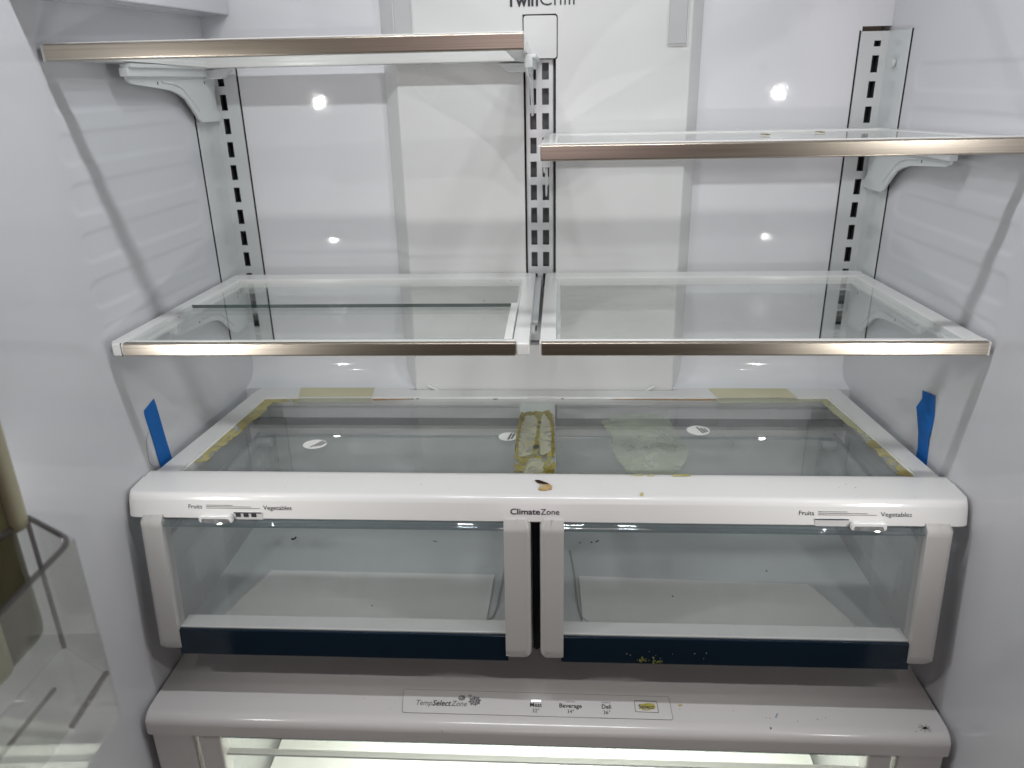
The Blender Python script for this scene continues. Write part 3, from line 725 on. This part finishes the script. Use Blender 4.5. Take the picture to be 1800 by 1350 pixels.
# spots on the fascia
bm = bmesh.new(); sheet(bm, rounded([(-.0012, -.2690, ZT + .0007), (.0030, -.2682, ZT + .0007), (.0105, -.2730, ZT + .0007), (.0155, -.2790, ZT + .0006), (.0150, -.2860, ZT + .0006), (.0075, -.2885, ZT + .0006), (.0020, -.2870, ZT + .0006), (.0035, -.2780, ZT + .0006)], .0018), .0004)
link('brown_spill', bm, BURN, cc)
bm = bmesh.new(); sheet(bm, rounded([(-.0015, -.2688, ZT + .0012), (.0032, -.2690, ZT + .0012), (.0098, -.2738, ZT + .0012), (.0125, -.2765, ZT + .0012), (.0060, -.2760, ZT + .0012), (.0010, -.2738, ZT + .0012)], .001), .0004)
link('dark_spill', bm, plastic('burnt_brown', (.028, .006, .002), .12, .6), cc)
for x0, x1, y0, y1 in ((.0900, .1035, -.2575, -.2535), (.1060, .1135, -.2580, -.2535), (.1300, .1490, -.2580, -.2535), (.0955, .1000, -.2960, -.2880)):
    bm = bmesh.new(); sheet(bm, rounded([(x0, y0, ZT + .0007), (x1, y0 + .0005, ZT + .0007), (x1 - .001, y1, ZT + .0007), (x0 + .002, y1, ZT + .0007)], .0015), .0002)
    link('yellow_spot', bm, YEL, cc)

# old masking tape (two pieces) and blue tape (two pieces): things of their own
def mtape(name, label, x0, x1, sk):
    t = thing(name, label, 'tape', ((x0 + x1) / 2, -.045, ZT), 'old masking tape on the crisper cover')
    z = ZT + .0003
    bm = bmesh.new(); 
    P = [(x0, -.0305, z), (x1 - sk, -.0303, z), (x1 + sk * .3, -.0590, z), (x0 + .006, -.0590, z)]
    prism(bm, P, (0, 0, .0003)); link('tape_on_frame', bm, MTAPE, t)
    z = ZG + .0006
    P = [(x0 + .006, -.0592, z), (x1 + sk * .3, -.0592, z), (x1 + .003, -.0705, z), (x0 + .004, -.0725, z)]
    bm = bmesh.new(); prism(bm, P, (0, 0, .0003)); link('tape_on_glass', bm, MTAPE2, t)
mtape('masking_tape', 'yellowed masking tape on the left half of the crisper cover rear edge', -.3040, -.2075, .002)
mtape('masking_tape', 'yellowed masking tape on the right half of the crisper cover rear edge', .2055, .3035, .004)
def wtape(name, label, pts, s, folds):
    bm = bmesh.new(); 
    n = len(pts) // 2
    def W(y, z, off): return (s * (wx(y) - off), y, z)
    A = [bm.verts.new(W(y, z, .0008 + o)) for (y, z), o in zip(pts, folds)]
    B = [bm.verts.new(W(y, z, .0003 + o)) for (y, z), o in zip(pts, folds)]
    m = len(pts)
    for i in range(n - 1):
        a, b_, c, d = i, i + 1, m - 2 - i, m - 1 - i
        bm.faces.new((A[a], A[b_], A[c], A[d])); bm.faces.new((B[a], B[d], B[c], B[b_]))
    for i in range(m):
        j = (i + 1) % m; bm.faces.new((A[i], B[i], B[j], A[j]))
    return recenter(tag(link(name, bm, BLUET, None, off=(0, 0, 0)), label, 'tape', 'blue masking tape on the side walls'))
wtape('blue_tape', 'flat strip of blue tape on the left wall beside the crisper cover',
      [(-.2433, .2332), (-.2440, .2290), (-.2412, .2100), (-.2385, .1880), (-.2361, .1635), (-.2153, .1640), (-.2175, .1880), (-.2200, .2100), (-.2222, .2290), (-.2240, .2380)][:10], -1, [0, 0, 0, 0, .001, .001, 0, 0, 0, 0])
wtape('blue_tape', 'creased strip of blue tape on the right wall beside the crisper cover',
      [(-.1900, .2349), (-.1905, .2260), (-.1885, .2164), (-.1951, .1912), (-.1975, .1740), (-.1970, .1600), (-.2187, .1605), (-.2160, .1780), (-.2146, .1942), (-.2150, .2080), (-.2147, .2187), (-.2103, .2372)], 1, [.002, .001, .004, .001, 0, 0, 0, 0, .001, .0, 0, .001])
bm = bmesh.new(); tube(bm, [(-.2075 * 0 - (wx(y) - .0006), y, z) for y, z in ((-.2440, .2100), (-.2500, .2030), (-.2517, .1948), (-.2524, .1811), (-.2480, .1740), (-.2420, .1700), (-.2354, .1665))], .00018, 5)
recenter(tag(link('hair', bm, INKL, None, off=(0, 0, 0)), 'thin dark hair stuck in a curve beside the left blue tape', 'hair'))

# ================================================================== CRISPER DRAWERS
def fy(z): return -.3115 - (.155 - z) / .155 * .0145     # the drawer front leans out towards its foot
def post(x0, x1, z0, z1, parent, round_side, mat=POST, name='handle_post'):
    bm = bmesh.new()
    # cross-section in x,y swept down the leaning front
    n = 14; rows = 26; G = []
    w_ = x1 - x0
    for j in range(rows + 1):
        t = j / rows; z = z1 + (z0 - z1) * t
        zz_ = (z1 - z) ; e = .0042
        r_top = max(0, 1 - zz_ / e); r_bot = max(0, 1 - (z - z0) / e)
        back = (1 - math.sqrt(max(0, 1 - r_top ** 2))) * e + (1 - math.sqrt(max(0, 1 - r_bot ** 2))) * e
        side = back * .5
        y0 = fy(z) + back
        row = []
        for k in range(n + 1):
            u = k / n; x = x0 + w_ * u
            rs = u if round_side > 0 else 1 - u          # distance along towards the rounded side
            c = max(0, (rs - .78) / .22); cur = (1 - math.sqrt(max(0, 1 - c * c))) * .0045
            xx = x - (side if (round_side > 0 and u > .5) else 0) + (side if (round_side < 0 and u < .5) else 0)
            row.append((xx, y0 + cur, z))
        G.append(row)
    V = [[bm.verts.new(p) for p in r_] for r_ in G]
    Bk = [[bm.verts.new((p[0], fy(p[2]) + .016, p[2])) for p in r_] for r_ in G]
    for j in range(rows):
        for k in range(n):
            bm.faces.new((V[j][k], V[j][k + 1], V[j + 1][k + 1], V[j + 1][k])); bm.faces.new((Bk[j][k], Bk[j + 1][k], Bk[j + 1][k + 1], Bk[j][k + 1]))
        bm.faces.new((V[j][0], V[j + 1][0], Bk[j + 1][0], Bk[j][0])); bm.faces.new((V[j][n], Bk[j][n], Bk[j + 1][n], V[j + 1][n]))
    for k in range(n):
        bm.faces.new((V[0][k], Bk[0][k], Bk[0][k + 1], V[0][k + 1])); bm.faces.new((V[rows][k], V[rows][k + 1], Bk[rows][k + 1], Bk[rows][k]))
    return link(name, bm, mat, parent, smooth=True)
def drawer(label, xo, xop, xip, xi, s):
    """xo outer edge, xop inner edge of outer post, xip inner edge of inner post, xi innermost"""
    a, b_ = min(xo, xi), max(xo, xi)
    d = thing('crisper_bin', label, 'drawer', ((a + b_) / 2, -.17, 0), 'clear crisper drawers')
    zt, zb = .1545, .0085
    if s < 0:
        post(xo, xop, zb, zt - .0015, d, -1); post(xip, xi, zb - .002, zt - .002, d, 1); p0, p1 = xop, xip
    else:
        post(xi, xip, zb - .002, zt - .002, d, -1); post(xop, xo, zb, zt - .0015, d, 1); p0, p1 = xip, xop
    zl = .0310
    pane = HEX([(p0 - .002, fy(zl) + .005, zl), (p1 + .002, fy(zl) + .005, zl), (p1 + .002, fy(zl) + .0075, zl), (p0 - .002, fy(zl) + .0075, zl),
                (p0 - .002, fy(.143) + .005, .143), (p1 + .002, fy(.143) + .005, .143), (p1 + .002, fy(.143) + .0075, .143), (p0 - .002, fy(.143) + .0075, .143)])
    link('front_pane', pane, PLAST, d)
    bm = bmesh.new()
    R = .0060; yc = fy(.143) + .0085
    prof = [(yc - R * math.cos(t), .1425 + R * math.sin(t)) for t in [k * math.pi / 16 for k in range(9)]]
    prof += [(yc + .010, .1475), (yc + .010, .1455), (yc, .1450), (yc - R * .45, .1425)]
    prism(bm, [(p0 - .002, y, z) for y, z in prof], (p1 - p0 + .004, 0, 0))
    link('pane_lip', bm, LIDP, d, smooth=True)
    # clear strip along the foot, its dark reflection painted as navy
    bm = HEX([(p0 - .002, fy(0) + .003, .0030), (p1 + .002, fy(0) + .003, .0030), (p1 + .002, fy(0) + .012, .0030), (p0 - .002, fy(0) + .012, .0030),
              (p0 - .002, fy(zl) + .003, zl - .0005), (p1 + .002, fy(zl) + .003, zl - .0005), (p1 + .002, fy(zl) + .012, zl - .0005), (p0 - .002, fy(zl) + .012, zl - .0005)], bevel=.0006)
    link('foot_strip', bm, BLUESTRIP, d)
    x0, x1 = a + .016, b_ - .004
    if s > 0: x0, x1 = a + .004, b_ - .016
    # floor
    fl = bmesh.new()
    box(fl, x0, x1, -.3120, -.050, .0125, .0145)
    link('drawer_floor', fl, FLOORP, d)
    bm = HEX([(p0, -.3165, .0300), (p1, -.3165, .0300), (p1, -.2970, .0290), (p0, -.2970, .0290), (p0, -.3165, .0318), (p1, -.3165, .0318), (p1, -.2970, .0308), (p0, -.2970, .0308)])
    link('front_ledge', bm, WHITE, d)
    if s < 0: mp = [(-.3290, -.2880), (-.0520, -.2880), (-.0493, -.2003), (-.3036, -.1984)]
    else: mp = [(.0466, -.2880), (.3215, -.2880), (.2917, -.2088), (.0440, -.2000)]
    link('raised_floor_panel', PRISM([(x, y, .0148) for x, y in mp], (0, 0, .0012), bevel=.0005), MATP, d)
    e0, e1 = (mp[0], mp[3]) if s < 0 else (mp[1], mp[2])
    bm = bmesh.new(); tube(bm, [(e0[0], e0[1], .0162), (e1[0], e1[1], .0162)], .0011, 6); link('panel_edge', bm, WHITE, d, smooth=True)
    # groove near the inner side
    gx = (-.0400 if s < 0 else .0400); sg = -1 if s < 0 else 1
    bm = bmesh.new(); tube(bm, [(gx - sg * .004, -.150, .0152), (gx, -.200, .0152), (gx + sg * .003, -.255, .0152), (gx + sg * .006, -.272, .0152), (gx + sg * .014, -.281, .0152), (gx + sg * .05, -.285, .0152)], .0012, 6)
    link('floor_groove', bm, plastic('groove_grey', (.42, .44, .45), .3, .4), d, smooth=True)
    # side and back walls, clear, with pale haze painted in to brighten them
    bm = bmesh.new()
    box(bm, x0 - .002, x0, -.3100, -.0485, .0145, .118); box(bm, x1, x1 + .002, -.3100, -.0485, .0145, .118)
    link_each('side_panel', bm, SIDEP, d)
    link('back_panel', HEX([(x0, -.0540, .0145), (x1, -.0540, .0145), (x1, -.0520, .0145), (x0, -.0520, .0145), (x0, -.0470, .113), (x1, -.0470, .113), (x1, -.0450, .113), (x0, -.0450, .113)]), clear('back_plastic', (.92, .94, .94), .05, .02, hzbase=.40, haze=.15, hazecol=(.84, .88, .88), hscale=6), d)
    bm = bmesh.new(); tube(bm, [(x0, -.0475, .113), (x1, -.0475, .113)], .0018, 8); tube(bm, [(x0, -.0475, .116), (x0, -.300, .130)], .0022, 8); tube(bm, [(x1, -.0475, .118), (x1, -.300, .130)], .0022, 8)
    link_each('rim', bm, LIDP, d, smooth=True)
    # runner ridge on the outer side
    xr = xo + (.030 if s < 0 else -.030)
    bm = bmesh.new(); hexa(bm, [(xr - .004, -.29, .060), (xr + .004, -.29, .060), (xr + .004, -.055, .060), (xr - .004, -.055, .060), (xr - .003, -.29, .100), (xr + .003, -.29, .100), (xr + .003, -.060, .100), (xr - .003, -.060, .100)], .003)
    link('side_ridge', bm, PLAST, d, smooth=True)
    bm = bmesh.new(); tube(bm, [(xo + (.012 if s < 0 else -.012), -.056, .108), (xo + (.034 if s < 0 else -.034), -.056, .108)], .006, 12)
    link('roller', bm, BRKT, d, smooth=True)
    return d
d1 = drawer('empty clear crisper drawer on the left, white handle posts and dark foot strip', -.3757, -.3535, -.0292, -.0045, -1)
d2 = drawer('empty clear crisper drawer on the right with green crumbs on its foot strip', .3742, .3500, .0263, .0042, 1)
link('drawer_gap_shade', BOX(-.0020, .0018, -.302, -.04, .0, .150), DARK, fr)  # added dark panel stands in for the shade in the deep drawer gap
link('drawer_gap_shade_front', BOX(-.0035, .0032, -.3000, -.2950, .0, .152), DARK, fr)  # front piece of the same painted gap shade
# side runners on the walls
for s in (-1, 1):
    link('drawer_runner', BOX(*sorted((s * .386, s * .3790)), -.27, -.05, .098, .106, bevel=.001), WALL, fr)

# ================================================================== LOWER SHELF WITH CONTROL PANEL
ls = thing('control_shelf', 'white lower shelf with the temperature control strip on its top', 'refrigerator shelf', (0, -.2, -.07))
ZL = -.049
prof = [(-.040, ZL), (-.3420, ZL), (-.3475, ZL - .0006), (-.3520, ZL - .0026), (-.3548, ZL - .0060), (-.3555, ZL - .0100), (-.3555, ZL - .0212), (-.3480, ZL - .0216), (-.3480, ZL - .0300), (-.040, ZL - .0300)]
XL = .3890
bm = bmesh.new(); xs = [-XL, -XL + .0006, -XL + .003] + [-.2, 0, .2] + [XL - .003, XL - .0006, XL]; ins = [.003, .0012, 0, 0, 0, 0, 0, .0012, .003]
G = [[bm.verts.new((x, y + (q_ if y < -.30 else 0), z)) for y, z in prof] for x, q_ in zip(xs, ins)]
for a, b_ in zip(G, G[1:]):
    for k in range(len(prof)): bm.faces.new((a[k], a[(k + 1) % len(prof)], b_[(k + 1) % len(prof)], b_[k]))
bm.faces.new(G[0]); bm.faces.new(G[-1][::-1])
link('shelf_body', bm, LOWER, ls, smooth=True)
# outline of the control panel: a shallow groove line
zp = ZL + .0002
pl = rounded([(-.1325, -.3400, zp), (.1325, -.3405, zp), (.1322, -.3105, zp), (-.1368, -.3088, zp)], .003, 4)
cp = link('control_panel', PRISM(pl, (0, 0, .00025)), plastic('control_film', (.69, .67, .665), .15, .5, .03), ls)
bm = bmesh.new(); tube(bm, [(p.x, p.y, zp + .0002) for p in pl], .00022, 5, closed=True); link('panel_outline', bm, INKL, cp)
zt_ = zp + .0004
text('Temp', .0100, INKL, (-.1206, -.3300, zt_), FLAT, cp, width=.0162, shear=.15, sy=1)
text('Select', .0100, INK, (-.1040, -.3300, zt_), FLAT, cp, width=.0185, bold=.00016, shear=.15, sy=1)
text('Zone', .0100, INKL, (-.0850, -.3300, zt_), FLAT, cp, width=.0155, shear=.15, sy=1)
def snow(cx, cy, r_):
    bm = bmesh.new()
    for k in range(8):
        a = k * math.pi / 4 + .2; c, s_ = math.cos(a), math.sin(a)
        tube(bm, [(cx + c * r_ * .18, cy + s_ * r_ * .18, zt_), (cx + c * r_, cy + s_ * r_, zt_)], r_ * .10, 5)
        for sg in (-1, 1):
            tube(bm, [(cx + c * r_ * .5, cy + s_ * r_ * .5, zt_), (cx + math.cos(a + sg * .38) * r_ * .82, cy + math.sin(a + sg * .38) * r_ * .82, zt_)], r_ * .07, 4)
    tag(link('snowflake_print', bm, INKL, cp), None, None, kind='stuff')
snow(-.0757, -.3190, .0040); snow(-.0620, -.3230, .0064)
text('R', .0022, INKL, (-.0682, -.3168, zt_), FLAT, cp, bold=.0)
bm = bmesh.new(); tube(bm, [(-.0675 + .0017 * math.cos(a), -.3160 + .0017 * math.sin(a), zt_) for a in [k * math.pi / 6 for k in range(12)]], .0002, 4, closed=True); link('mark_ring', bm, INKL, cp)
for xx, nm, tp, w1, lit in ((-.0006, 'Meat', '32°', .0118, 1), (.0337, 'Beverage', '34°', .0222, 0), (.0691, 'Deli', '36°', .0092, 0)):
    text(nm, .0078, INK, (xx, -.3285, zt_), FLAT, cp, width=w1, align='CENTER', bold=.0001, sy=1)
    text(tp, .0066, INK, (xx, -.3356, zt_), FLAT, cp, width=.0066, align='CENTER', sy=1)
    link('indicator_lamp' if lit else 'indicator_window', BOX(xx - .0046, xx + .0046, -.3212, -.3196, zt_ - .0001, zt_ + .0001), LEDM if lit else plastic('unlit_window', (.45, .44, .44), .3, .4), cp)
bt = rounded([(.0972, -.3315, zt_), (.1196, -.3320, zt_), (.1192, -.3172, zt_), (.0972, -.3168, zt_)], .001)
bm = bmesh.new(); tube(bm, bt, .00025, 5, closed=True); sb = link('select_button', bm, INK, cp)
text('Select', .0074, INK, (.1083, -.3272, zt_ + .0001), FLAT, cp, width=.0152, align='CENTER', sy=1)
bm = bmesh.new(); sheet(bm, rounded([(.1005, -.3220, zt_ - .0001), (.110, -.3195, zt_ - .0001), (.1170, -.3205, zt_ - .0001), (.1175, -.3260, zt_ - .0001), (.108, -.3300, zt_ - .0001), (.1035, -.3290, zt_ - .0001)], .002), .00004); link('yellow_spot', bm, YEL, cp)
bm = bmesh.new(); sheet(bm, rounded([(.1395, -.3200, zp), (.1445, -.3195, zp), (.1440, -.3225, zp), (.1400, -.3225, zp)], .001), .0001); link('yellow_spot', bm, YEL, ls)
bm = bmesh.new(); sheet(bm, rounded([(.2305, -.3340, zp), (.2345, -.3275, zp), (.2350, -.3290, zp), (.2325, -.3345, zp)], .0008), .0001); link('bluish_smear', bm, BLUESM, ls)

# pillars below the lower shelf, and the deli drawer
for s in (-1, 1):
    a, b_ = sorted((s * .3860, s * .3440))
    hx = [(a, -.352, -.30), (b_, -.352, -.30), (b_, -.05, -.30), (a, -.05, -.30), (a, -.352, -.0712), (b_, -.352, -.0712), (b_, -.05, -.0712), (a, -.05, -.0712)]
    link('side_pillar', HEX(hx, bevel=.002), LOWER, fr)
dd = thing('deli_drawer', 'wide clear drawer lit from inside at the very bottom, under the control shelf', 'drawer', (0, -.2, -.25))
for s in (-1, 1):
    a, b_ = sorted((s * .3385, s * .3160))
    link('handle_post', BOX(a, b_, -.3530, -.335, -.25, -.0735, bevel=.003, seg=3), LOWER, dd, smooth=True)
link('front_pane', BOX(-.3165, .3165, -.3480, -.3455, -.25, -.0760), PLAST, dd)
bm = bmesh.new(); prism(bm, [(-.3165, -.3490, -.0790), (-.3165, -.3485, -.0745), (-.3165, -.3400, -.0735), (-.3165, -.3300, -.0745), (-.3165, -.3400, -.0775), (-.3165, -.3460, -.0790)], (.633, 0, 0))
link('pane_lip', bm, LIDP, dd, smooth=True)
link('drawer_floor', BOX(-.33, .33, -.343, -.06, -.252, -.247), WHITE, dd)
link('back_panel', BOX(-.33, .33, -.062, -.058, -.247, -.09), WHITE, dd)
bm = bmesh.new(); box(bm, -.334, -.331, -.343, -.06, -.247, -.09); box(bm, .331, .334, -.343, -.06, -.247, -.09)
link_each('side_panel', bm, PLAST, dd)
link('inner_rib', BOX(-.3165, .3165, -.3450, -.3380, -.1060, -.1035), WHITE, dd)

# ================================================================== LEFT DOOR WITH ITS BIN
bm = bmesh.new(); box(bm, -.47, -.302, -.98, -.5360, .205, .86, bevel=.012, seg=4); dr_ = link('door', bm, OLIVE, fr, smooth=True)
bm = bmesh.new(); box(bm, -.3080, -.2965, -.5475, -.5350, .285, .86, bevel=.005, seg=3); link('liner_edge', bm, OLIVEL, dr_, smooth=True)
bm = bmesh.new(); box(bm, -.3060, -.2995, -.640, -.575, .210, .275, bevel=.004); link('bin_holder', bm, OLIVEL, dr_)
for k in range(3):
    bm = bmesh.new(); box(bm, -.3005, -.2985, -.618, -.592, .248 - k * .018, .258 - k * .018, bevel=.001); link('holder_slot', bm, DARK, dr_)
bn = thing('door_bin', 'blurred clear plastic door bin with smoky rim at the lower left', 'door bin', (-.28, -.6, .1916))
zr, zb_ = .29, .1916
B = [(-.3020, -.5330), (-.2580, -.5586), (-.2490, -.82), (-.3020, -.82)]
def wallq(p, q_, z0, z1, t=.0022):
    d = (Vector((q_[0], q_[1], 0)) - Vector((p[0], p[1], 0))).normalized(); n = Vector((-d.y, d.x, 0)) * t
    return HEX([(p[0], p[1], z0), (q_[0], q_[1], z0), (q_[0] + n.x, q_[1] + n.y, z0), (p[0] + n.x, p[1] + n.y, z0), (p[0], p[1], z1), (q_[0], q_[1], z1), (q_[0] + n.x, q_[1] + n.y, z1), (p[0] + n.x, p[1] + n.y, z1)])
link('end_panel', wallq(B[0], B[1], zb_, zr), BINP, bn)
link('front_panel', wallq(B[1], B[2], zb_ - .030, zr), BINP, bn)
link('back_panel', wallq(B[3], B[0], zb_, zr), BINP, bn)
link('bin_floor', PRISM([(x, y, zb_) for x, y in B], (0, 0, .0022)), BINP, bn)
bm = bmesh.new(); tube(bm, rounded([(B[0][0], B[0][1] - .28, zr), (B[0][0], B[0][1], zr), (B[1][0], B[1][1], zr), (B[2][0], B[2][1], zr)], [0, .006, .010, 0], 4), .0017, 10)
link('rim', bm, RIM, bn, smooth=True)
bm = bmesh.new(); tube(bm, [(B[0][0], B[0][1], zr), (B[0][0] + .001, B[0][1] - .001, zb_)], .0014, 8); link('corner_edge', bm, RIM, bn, smooth=True)
bm = bmesh.new(); tube(bm, [(B[1][0], B[1][1], zb_ + .003), (B[1][0] + .001, B[1][1] - .040, zb_)], .0018, 8)
tube(bm, [(B[0][0] + .018, B[0][1] - .038, zb_ + .001), (B[0][0] + .020, B[0][1] - .20, zb_ + .001)], .0014, 8)
link_each('foot_edge', bm, RIM, bn, smooth=True)

# ================================================================== DEBRIS
def chip(name, label, cat, pos, dims, rot=0, mat=CRUMB, group=None, seed=0):
    bm = bmesh.new(); bmesh.ops.create_icosphere(bm, subdivisions=2, radius=1); rr_ = random.Random(seed)
    for v in bm.verts: v.co *= rr_.uniform(.65, 1.15)
    bmesh.ops.transform(bm, verts=bm.verts, matrix=Matrix.Translation(pos) @ Matrix.Rotation(rot, 4, 'Y' if pos[2] > 0 and pos[1] < -.30 else 'Z') @ Matrix.Diagonal((*dims, 1)))
    return recenter(tag(link(name, bm, mat, None, off=(0, 0, 0)), label, cat, group))
def fpane(x, z): return (x, fy(z) + .0046, z)
# curled crumb on the left drawer pane
bm = bmesh.new(); x, y, z = fpane(-.2290, .1310); tube(bm, [(x - .0020, y, z - .0008), (x - .0005, y - .0004, z - .0012), (x + .0012, y - .0004, z - .0004), (x + .0026, y, z + .0012)], .0008, 6); tube(bm, [(x - .0016, y - .0002, z - .0006), (x - .0010, y - .0005, z + .0002), (x, y - .0003, z - .0010)], .0006, 6)
recenter(tag(link('curled_crumb', bm, CRUMB, None, off=(0, 0, 0)), 'curled black crumb stuck high on the left drawer pane', 'crumb', 'dark crumbs on the drawer panes'))
for i, (x, z, w_, h_, r_, lab) in enumerate((
        (.0570, .1318, .0022, .0006, -.5, 'longer of two slanted black crumbs near the top left of the right drawer pane'),
        (.0518, .1308, .0012, .0006, .4, 'shorter of two black crumbs near the top left of the right drawer pane'),
        (.0412, .1300, .0014, .0004, -.2, 'thin dark crumb beside the inner post of the right drawer'),
        (-.0940, .1296, .0026, .0003, .3, 'faint grey sliver near the top of the left drawer pane'),
        (-.1585, .0600, .0010, .0005, .7, 'small dark crumb low in the middle of the left drawer pane'),
        (.1285, .0760, .0009, .0006, .3, 'small dark crumb in the middle of the right drawer pane'),
        (.2130, .1040, .0012, .0005, .5, 'small dark crumb right of centre on the right drawer pane'))):
    chip('crumb', lab, 'crumb', fpane(x, z), (w_, .0005, h_), r_, CRUMB, 'dark crumbs on the drawer panes', i)
for i, (x, z, lab) in enumerate(((.1020, .0075, 'left clump of mossy green crumbs on the right drawer foot strip'), (.1158, .0065, 'right clump of mossy green crumbs on the right drawer foot strip'))):
    bm = bmesh.new(); rr_ = random.Random(i + 5)
    for k in range(26):
        a = Vector((rr_.gauss(0, .0018 if i == 0 else .0028), -abs(rr_.gauss(0, .0005)), rr_.gauss(0, .0013)))
        bmesh.ops.create_icosphere(bm, subdivisions=1, radius=rr_.uniform(.0004, .0009), matrix=Matrix.Translation(Vector((x, fy(z) + .0026, z)) + a))
    recenter(tag(link('green_crumb_clump', bm, MOSS, None, off=(0, 0, 0)), lab, 'crumb', 'green crumb clumps'))
# dead insect on the lower shelf
ix, iy = .3680, -.3425
bug = thing('dead_insect', 'tiny black dead insect with splayed legs near the right end of the control shelf', 'insect', (ix, iy, ZL))
bm = bmesh.new(); bmesh.ops.create_icosphere(bm, subdivisions=2, radius=1, matrix=Matrix.Translation((ix, iy, ZL + .0008)) @ Matrix.Rotation(.3, 4, 'Z') @ Matrix.Diagonal((.0021, .0010, .0008, 1)))
link('body', bm, CRUMB, bug, smooth=True)
for a in (.3, .9, 2.2, 2.9, 3.6, 4.3, 5.3, 5.9):
    bm = bmesh.new(); tube(bm, [(ix + .001 * math.cos(a), iy + .001 * math.sin(a), ZL + .0008), (ix + .003 * math.cos(a), iy + .003 * math.sin(a), ZL + .0014), (ix + .0056 * math.cos(a), iy + .0056 * math.sin(a), ZL + .0002)], .00016, 4)
    link('leg', bm, CRUMB, bug)
# countless specks
bm = bmesh.new(); rr_ = random.Random(11)
def speck(x, y, z, r_): bmesh.ops.create_icosphere(bm, subdivisions=1, radius=1, matrix=Matrix.Translation((x, y, z)) @ Matrix.Rotation(rr_.uniform(0, 3), 4, 'Z') @ Matrix.Diagonal((r_ * rr_.uniform(.6, 1.8), r_ * .7, r_ * .4, 1)))
for p in ((.2236, -.3471, .0010), (.2225, -.3345, .0005), (.2260, -.3350, .0005), (.2512, -.3378, .0005), (.2708, -.3350, .0005), (.2796, -.3325, .0005), (.3581, -.3466, .0005), (.1409, -.3264, .0006), (.0197, -.3537, .0006), (-.0909, -.3560, .0007), (-.1746, -.3227, .0006), (.1931, -.3268, .0005), (.125, -.325, .0004), (.127, -.334, .0005), (.085, -.338, .0006), (-.01, -.3105, .0006)):
    speck(p[0], p[1], ZL + .0002 if p[1] > -.35 else ZL - .006, p[2])
for k in range(22): speck(rr_.uniform(-.35, .36), rr_.uniform(-.34, -.27), ZL + .0002, rr_.uniform(.0002, .0004))
for k in range(10): speck(rr_.uniform(-.37, .37), rr_.uniform(-.295, -.27), ZT + .0006, rr_.uniform(.0002, .0005))
for x, y in ((-.3594, -.221), (-.0250, -.2354), (-.0245, -.1466), (-.338, -.0982), (-.0262, -.262), (-.0335, -.05), (-.3560, -.203), (-.057, -.137)): speck(x, y, .3176 if y < -.16 else .3142, rr_.uniform(.0004, .001))
for k in range(26): speck(rr_.uniform(.03, .33), rr_.uniform(-.26, -.07), .3154, rr_.uniform(.0002, .0006))
for k in range(18): speck(rr_.uniform(-.34, -.04), rr_.uniform(-.26, -.17), .3176, rr_.uniform(.0002, .0005))
for k in range(30): speck(rr_.uniform(-.33, .33), rr_.uniform(-.24, -.08), ZG + .0004, rr_.uniform(.0002, .0006))
for k in range(16):
    x = rr_.uniform(-.33, .33); z = rr_.uniform(.04, .13)
    if abs(x) > .035: p = fpane(x, z); speck(p[0], p[1], p[2], rr_.uniform(.0003, .0005))
tag(link('specks', bm, CRUMB, None, off=(0, 0, 0)), 'tiny dark specks scattered over shelves and crisper', 'specks', kind='stuff')
bm = bmesh.new()
for k in range(14):
    x = rr_.uniform(.08, .17); bmesh.ops.create_icosphere(bm, subdivisions=1, radius=rr_.uniform(.0002, .0004), matrix=Matrix.Translation((x, fy(.01) + .0028, rr_.uniform(.006, .018))))
tag(link('pale_specks', bm, YEL if False else MTAPE, None, off=(0, 0, 0)), 'pale specks on the right drawer foot strip', 'specks', kind='stuff')
for x, y, lab in ((.2160, -.150, 'left of two small brown scraps on the upper right shelf'), (.2780, -.112, 'right of two small brown scraps on the upper right shelf')):
    z = .4812 + (.4735 - .4812) * (y + .282) / .262
    bm = bmesh.new(); box(bm, x - .0022, x + .0022, y - .006, y + .006, z, z + .0008); box(bm, x - .0045, x - .0022, y + .002, y + .005, z, z + .0007)
    recenter(tag(link('brown_scrap', bm, plastic('scrap_brown', (.25, .21, .10), .6, .2), None, off=(0, 0, 0)), lab, 'scrap', 'brown scraps'))
